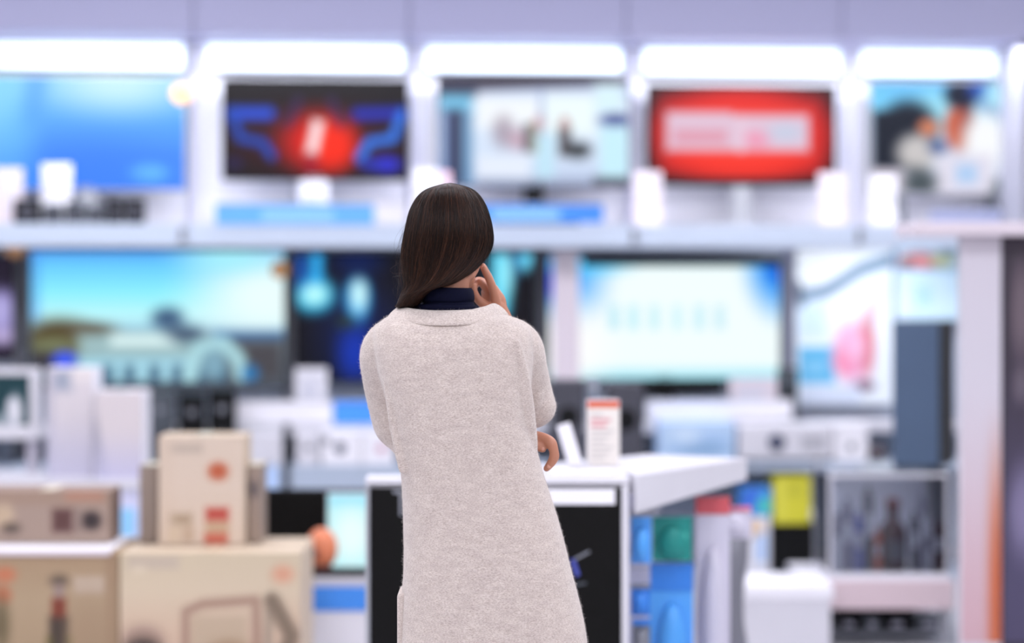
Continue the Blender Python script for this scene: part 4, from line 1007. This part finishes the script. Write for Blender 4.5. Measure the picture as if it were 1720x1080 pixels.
# ---- long cardigan
bm = bmesh.new()
loft(bm, [(520, 682, 826, .03, .055), (526, 662, 846, .024, .072), (538, 640, 872, .016, .086), (556, 626, 893, .01, .10), (590, 628, 896, .008, .116), (640, 640, 891, .008, .124), (690, 653, 889, .008, .122), (740, 664, 897, .01, .118), (790, 672, 911, .014, .118), (870, 677, 936, .018, .124), (950, 678, 957, .02, .13), (1010, 674, 972, .02, .132), (1080, 670, 985, .02, .134), (1180, 662, 1000, .02, .137), (1290, 654, 1016, .02, .14)], 2.6, 56)
add_tube(bm, SLL, SLLR, 24, 6); add_tube(bm, SLR, SLRR, 24, 6)
add_tube(bm, [w(868, 575, -.075), w(877, 625, -.062), w(884, 680, -.045), w(891, 730, -.025), w(898, 765, -.02)], [.006, .014, .016, .014, .006], 14, 6)
add_tube(bm, [w(890, 598, .03), w(897, 640, .055), w(899, 676, .062), w(892, 706, .075)], [.008, .016, .016, .010], 14, 6)
add_tube(bm, [w(645, 610, -.045), w(657, 670, -.05), w(667, 730, -.045), w(675, 790, -.05)], [.006, .013, .014, .008], 14, 6)
cardigan = obj('cardigan', bm, knit, person, True)
remeshed(cardigan, .0042, 2, .5)
bpy.context.view_layer.update()
# soft folds: a very gentle large displacement
tx = bpy.data.textures.new('cloth folds', 'CLOUDS'); tx.noise_scale = .16; tx.noise_depth = 1
dm = cardigan.modifiers.new('folds', 'DISPLACE'); dm.texture = tx; dm.strength = .009; dm.mid_level = .5; dm.texture_coords = 'LOCAL'
# ribbed neck band
def band(name, pts, hz, hn, seg=14):
    d = catmull(pts, 10); c = np.array([wx(752), .03, 0]); rings = []
    for i, p_ in enumerate(d):
        n_ = p_ - c; n_[2] = 0; n_ /= np.linalg.norm(n_)
        e_ = math.sin(math.pi * min(1, max(0.03, i / (len(d) - 1)))) ** .25
        rings.append([p_ + np.array((0, 0, 1.0)) * hz * e_ * math.sin(a) * .96 + n_ * hn * e_ * math.cos(a) + n_ * (-.9) * hz * e_ * math.sin(a) for a in np.linspace(0, 2 * math.pi, seg, endpoint=False)])
    bm = bmesh.new(); add_rings(bm, rings); return obj(name, bm, knit, cardigan, True)
nb = band('neck_band', [w(686, 610, .125), w(664, 556, .095), w(662, 527, .045), w(671, 528, -.012), w(697, 532, -.048), w(742, 535, -.0695), w(790, 533, -.062), w(824, 526, -.026), w(843, 522, .035), w(840, 556, .095), w(816, 610, .125)], .0165, .0095)
# patch pocket at her left hip and sleeve fold lines
bm = bmesh.new(); add_box(bm, wx(668) , wx(668) + .02, -.03, .11, wz(1120), wz(994), .007); obj('pocket', bm, knit, cardigan, True)

# ---- trousers and shoes (below the frame)
for s, cx in ((-1, 762), (1, 866)):
    X = wx(cx) + .003 * s
    bm = bmesh.new(); add_tube(bm, [(X, .02, wz(990)), (X, .02, .66), (X, .012, .48), (X, 0, .3), (X, -.008, .12)], [.074, .072, .06, .058, .05], 20, 4, round_ends=False); obj('trouser_leg', bm, navy, person, True)
    bm = bmesh.new(); add_tube(bm, [(X, -.045, .055), (X + .003 * s, .03, .055), (X + .008 * s, .12, .045), (X + .012 * s, .185, .034)], [.036, .046, .046, .03], 16, 5, .9)
    for v in bm.verts: v.co.z = max(v.co.z, .012)
    sh = obj('shoe', bm, black, person, True); box('sole', sh, mat('pale sole', (206, 204, 204), .6), X - .045, X + .05, -.08, .205, 0.0, .0118, .004)

# ---- hair: gathered from the crown to a low tail over her left shoulder
HL = [(746, 309), (712, 321), (692, 348), (682, 385), (675, 425), (676, 458), (678, 480), (671, 499), (665, 515)]
HR = [(758, 308), (794, 319), (815, 347), (826, 390), (823, 420), (802, 449), (766, 475), (725, 489), (702, 513)]
HN = [.03, .078, .104, .116, .112, .098, .080, .052, .03]
HF = [.03, .070, .095, .050, .020, .012, .010, .012, .02]
HC = [.035, .035, .035, .032, .028, .020, .008, .002, .012]
hair_ctl = []
for (lx, ly), (rx, ry), n_, f_, c_ in zip(HL, HR, HN, HF, HC): hair_ctl.append([lx, ly, rx, ry, n_, f_, c_])
hair_d = catmull(hair_ctl, 6)
tail = catmull([[683, 516, .027, .014], [674, 540, .075, .026], [676, 580, .12, .026], [682, 630, .142, .022], [684, 665, .146, .006]], 6)
def hair_pt(t, th, off=0.0):
    """t 0..1 crown to gather, 1..2 tail; th angle, pi..2pi is the side facing the back"""
    if t <= 1.0:
        f = t * (len(hair_d) - 1); i = min(int(f), len(hair_d) - 2); r = hair_d[i] * (1 - (f - i)) + hair_d[i + 1] * (f - i)
        L_, R_ = w(r[0], r[1], r[6]), w(r[2], r[3], r[6]); m_, h_ = (L_ + R_) / 2, (R_ - L_) / 2
        hl = np.linalg.norm(h_); hu = h_ / hl
        dep = r[4] if math.sin(th) < 0 else r[5]
        return m_ + hu * (hl + off) * math.cos(th) + np.array((0, 1, 0)) * (dep + off) * math.sin(th)
    f = (t - 1) * (len(tail) - 1); i = min(int(f), len(tail) - 2); r = tail[i] * (1 - (f - i)) + tail[i + 1] * (f - i)
    c_ = w(r[0], r[1], r[2]); rad = r[3] + off
    return c_ + np.array((rad * math.cos(th), rad * .7 * math.sin(th), rad * .7 * math.sin(th)))
bm = bmesh.new()
add_rings(bm, [[hair_pt(t, th, -.003) for th in np.linspace(0, 2 * math.pi, 56, endpoint=False)] for t in np.linspace(0, 1, 49)])
add_rings(bm, [[hair_pt(1 + t, th, -.002) for th in np.linspace(0, 2 * math.pi, 20, endpoint=False)] for t in np.linspace(0, 1, 25)])
hair = obj('hair', bm, hairm, person, True); remeshed(hair, .004, 2, .5)
def curves_obj(name, P_, radii, m, parent):
    """P_ (n, k, 3) points, radii (k,)"""
    n, k, _ = P_.shape
    cu = bpy.data.hair_curves.new(name); cu.add_curves([k] * n)
    cu.attributes['position'].data.foreach_set('vector', P_.reshape(-1).astype(np.float32))
    ra = cu.attributes.get('radius') or cu.attributes.new('radius', 'FLOAT', 'POINT')
    ra.data.foreach_set('value', np.tile(radii, n).astype(np.float32))
    cu.materials.append(m)
    o = bpy.data.objects.new(name, cu); C.objects.link(o); o.parent = parent; o['kind'] = 'stuff'
    return o
K = 30; ST = []
for i in range(15000):
    th = math.pi + math.acos(1 - 2 * rng.random()) if rng.random() < .85 else rng.random() * math.pi
    t0, t1 = rng.random() ** 2 * .3, .85 + rng.random() * .15
    if rng.random() < .35: t1 = 1.0
    off0 = (rng.random() ** 2) * .0035; ph, am = rng.random() * 6.28, rng.normal() * .026
    tuft = .035 * math.sin(th * 9 + 1.3 * math.sin(th * 4)); wv = rng.normal() * .04 * (1 + 3 * (rng.random() < .12)); w2_ = 4 + 5 * rng.random()
    ST.append([hair_pt(t, th + am * math.sin(3.0 * t + ph) + tuft * t + wv * math.sin(w2_ * t + ph) * min(1, 2 * t), off0 * math.sin(math.pi * min(1, .15 + t)) + .0007 * math.sin(th * 23 + 5 * math.sin(th * 3) + 2 * t)) for t in np.linspace(t0, t1, K)])
for i in range(1400):
    th = rng.random() * 6.283; t0 = .95 + .3 * rng.random(); o_ = rng.random() * .003; a_ = rng.normal() * .3
    ST.append([hair_pt(t, th + a_ * (t - t0), o_) for t in np.linspace(t0, min(2, t0 + .75), K)])
curves_obj('hair_strands', np.array(ST), np.linspace(.00017, .00013, K), strandm, hair)
FL = []; WISP = []
for i in range(14):
    a_ = rng.normal() * 2.5
    WISP.append(catmull([w(824, 395, .0), w(823 + a_ * .3, 415, .01), w(820 + a_, 432, .02), w(818 + a_ * 1.4, 440 + 12 * rng.random(), .03)], 9)[:28])
    WISP[-1] = np.vstack([WISP[-1], WISP[-1][-1:], WISP[-1][-1:]])[:30]
for i in range(90):                                     # stray hairs at her left side, some over the crown and at the right
    side = i % 6
    th = (math.pi + rng.normal() * .35) if side < 4 else rng.normal() * .3
    a, b = .30 + .35 * rng.random(), .62 + .36 * rng.random()
    lift = (.004 + .016 * rng.random()) if side < 4 else (.002 + .005 * rng.random()); ph = rng.random() * 6
    FL.append([hair_pt(a + (b - a) * k / (K - 1), th + .25 * math.sin(ph + 5 * k / K), lift * math.sin(math.pi * k / (K - 1)) * (1 + .4 * math.sin(ph * 3 + 6 * k / K))) for k in range(K)])
curves_obj('stray_hairs', np.array(FL + WISP), np.linspace(.00012, .00006, K), strandm, hair)

# ---- wool fuzz standing off the knit
dg = bpy.context.evaluated_depsgraph_get(); dg.update()
ev = cardigan.evaluated_get(dg); me = ev.to_mesh()
nv = len(me.vertices); co_ = np.empty(nv * 3, np.float32); no_ = np.empty(nv * 3, np.float32)
me.vertices.foreach_get('co', co_); me.vertices.foreach_get('normal', no_)
co_ = co_.reshape(-1, 3); no_ = no_.reshape(-1, 3); ev.to_mesh_clear()
sel = rng.choice(nv, 90000, replace=True)
base = co_[sel] + rng.normal(0, .0025, (len(sel), 3)); nn = no_[sel]
base -= nn * (np.sum((base - co_[sel]) * nn, 1))[:, None]
dirn = nn * .55 + rng.normal(0, .55, nn.shape); dirn /= np.linalg.norm(dirn, axis=1)[:, None]
bend = rng.normal(0, .5, nn.shape); ln_ = (.0018 + .0038 * rng.random(len(sel)) ** 2)[:, None]
fz = np.stack([base - nn * .0008, base + dirn * ln_ * .45, base + dirn * ln_ * .8 + bend * ln_ * .25, base + dirn * ln_ + bend * ln_ * .6], 1)
fuzzm = mat('pale wool fibre', (230, 221, 216), .9, vary=.06)
curves_obj('wool_fuzz', fz, np.array([.00008, .00007, .00006, .00003]), fuzzm, cardigan)
#W1#

# ================================================================== CAMERA, WORLD, RENDER LOOK
cam = bpy.data.cameras.new('camera'); co = bpy.data.objects.new('camera', cam); C.objects.link(co)
co.location = (0, 0, CAMZ); co.rotation_euler = (math.radians(90), 0, 0)
cam.lens = LENS; cam.sensor_width = 36.0; cam.shift_y = -(540.0 - HOR) / 1720.0
cam.dof.use_dof = True; cam.dof.focus_distance = WD - .09; cam.dof.aperture_fstop = 1.4
cam.clip_end = 60
S.camera = co
w = bpy.data.worlds.new('shop ambient fill'); S.world = w; w.use_nodes = True  # even ambient fill standing for the unseen rest of the shop
bg = w.node_tree.nodes['Background']; bg.inputs['Color'].default_value = (0.93, 0.94, 1.0, 1); bg.inputs['Strength'].default_value = 0.5
S.view_settings.view_transform = 'Standard'; S.view_settings.look = 'None'; S.view_settings.gamma = 1.0
S.view_settings.use_curve_mapping = False; S.view_settings.exposure = 0.0
S.cycles.use_denoising = True
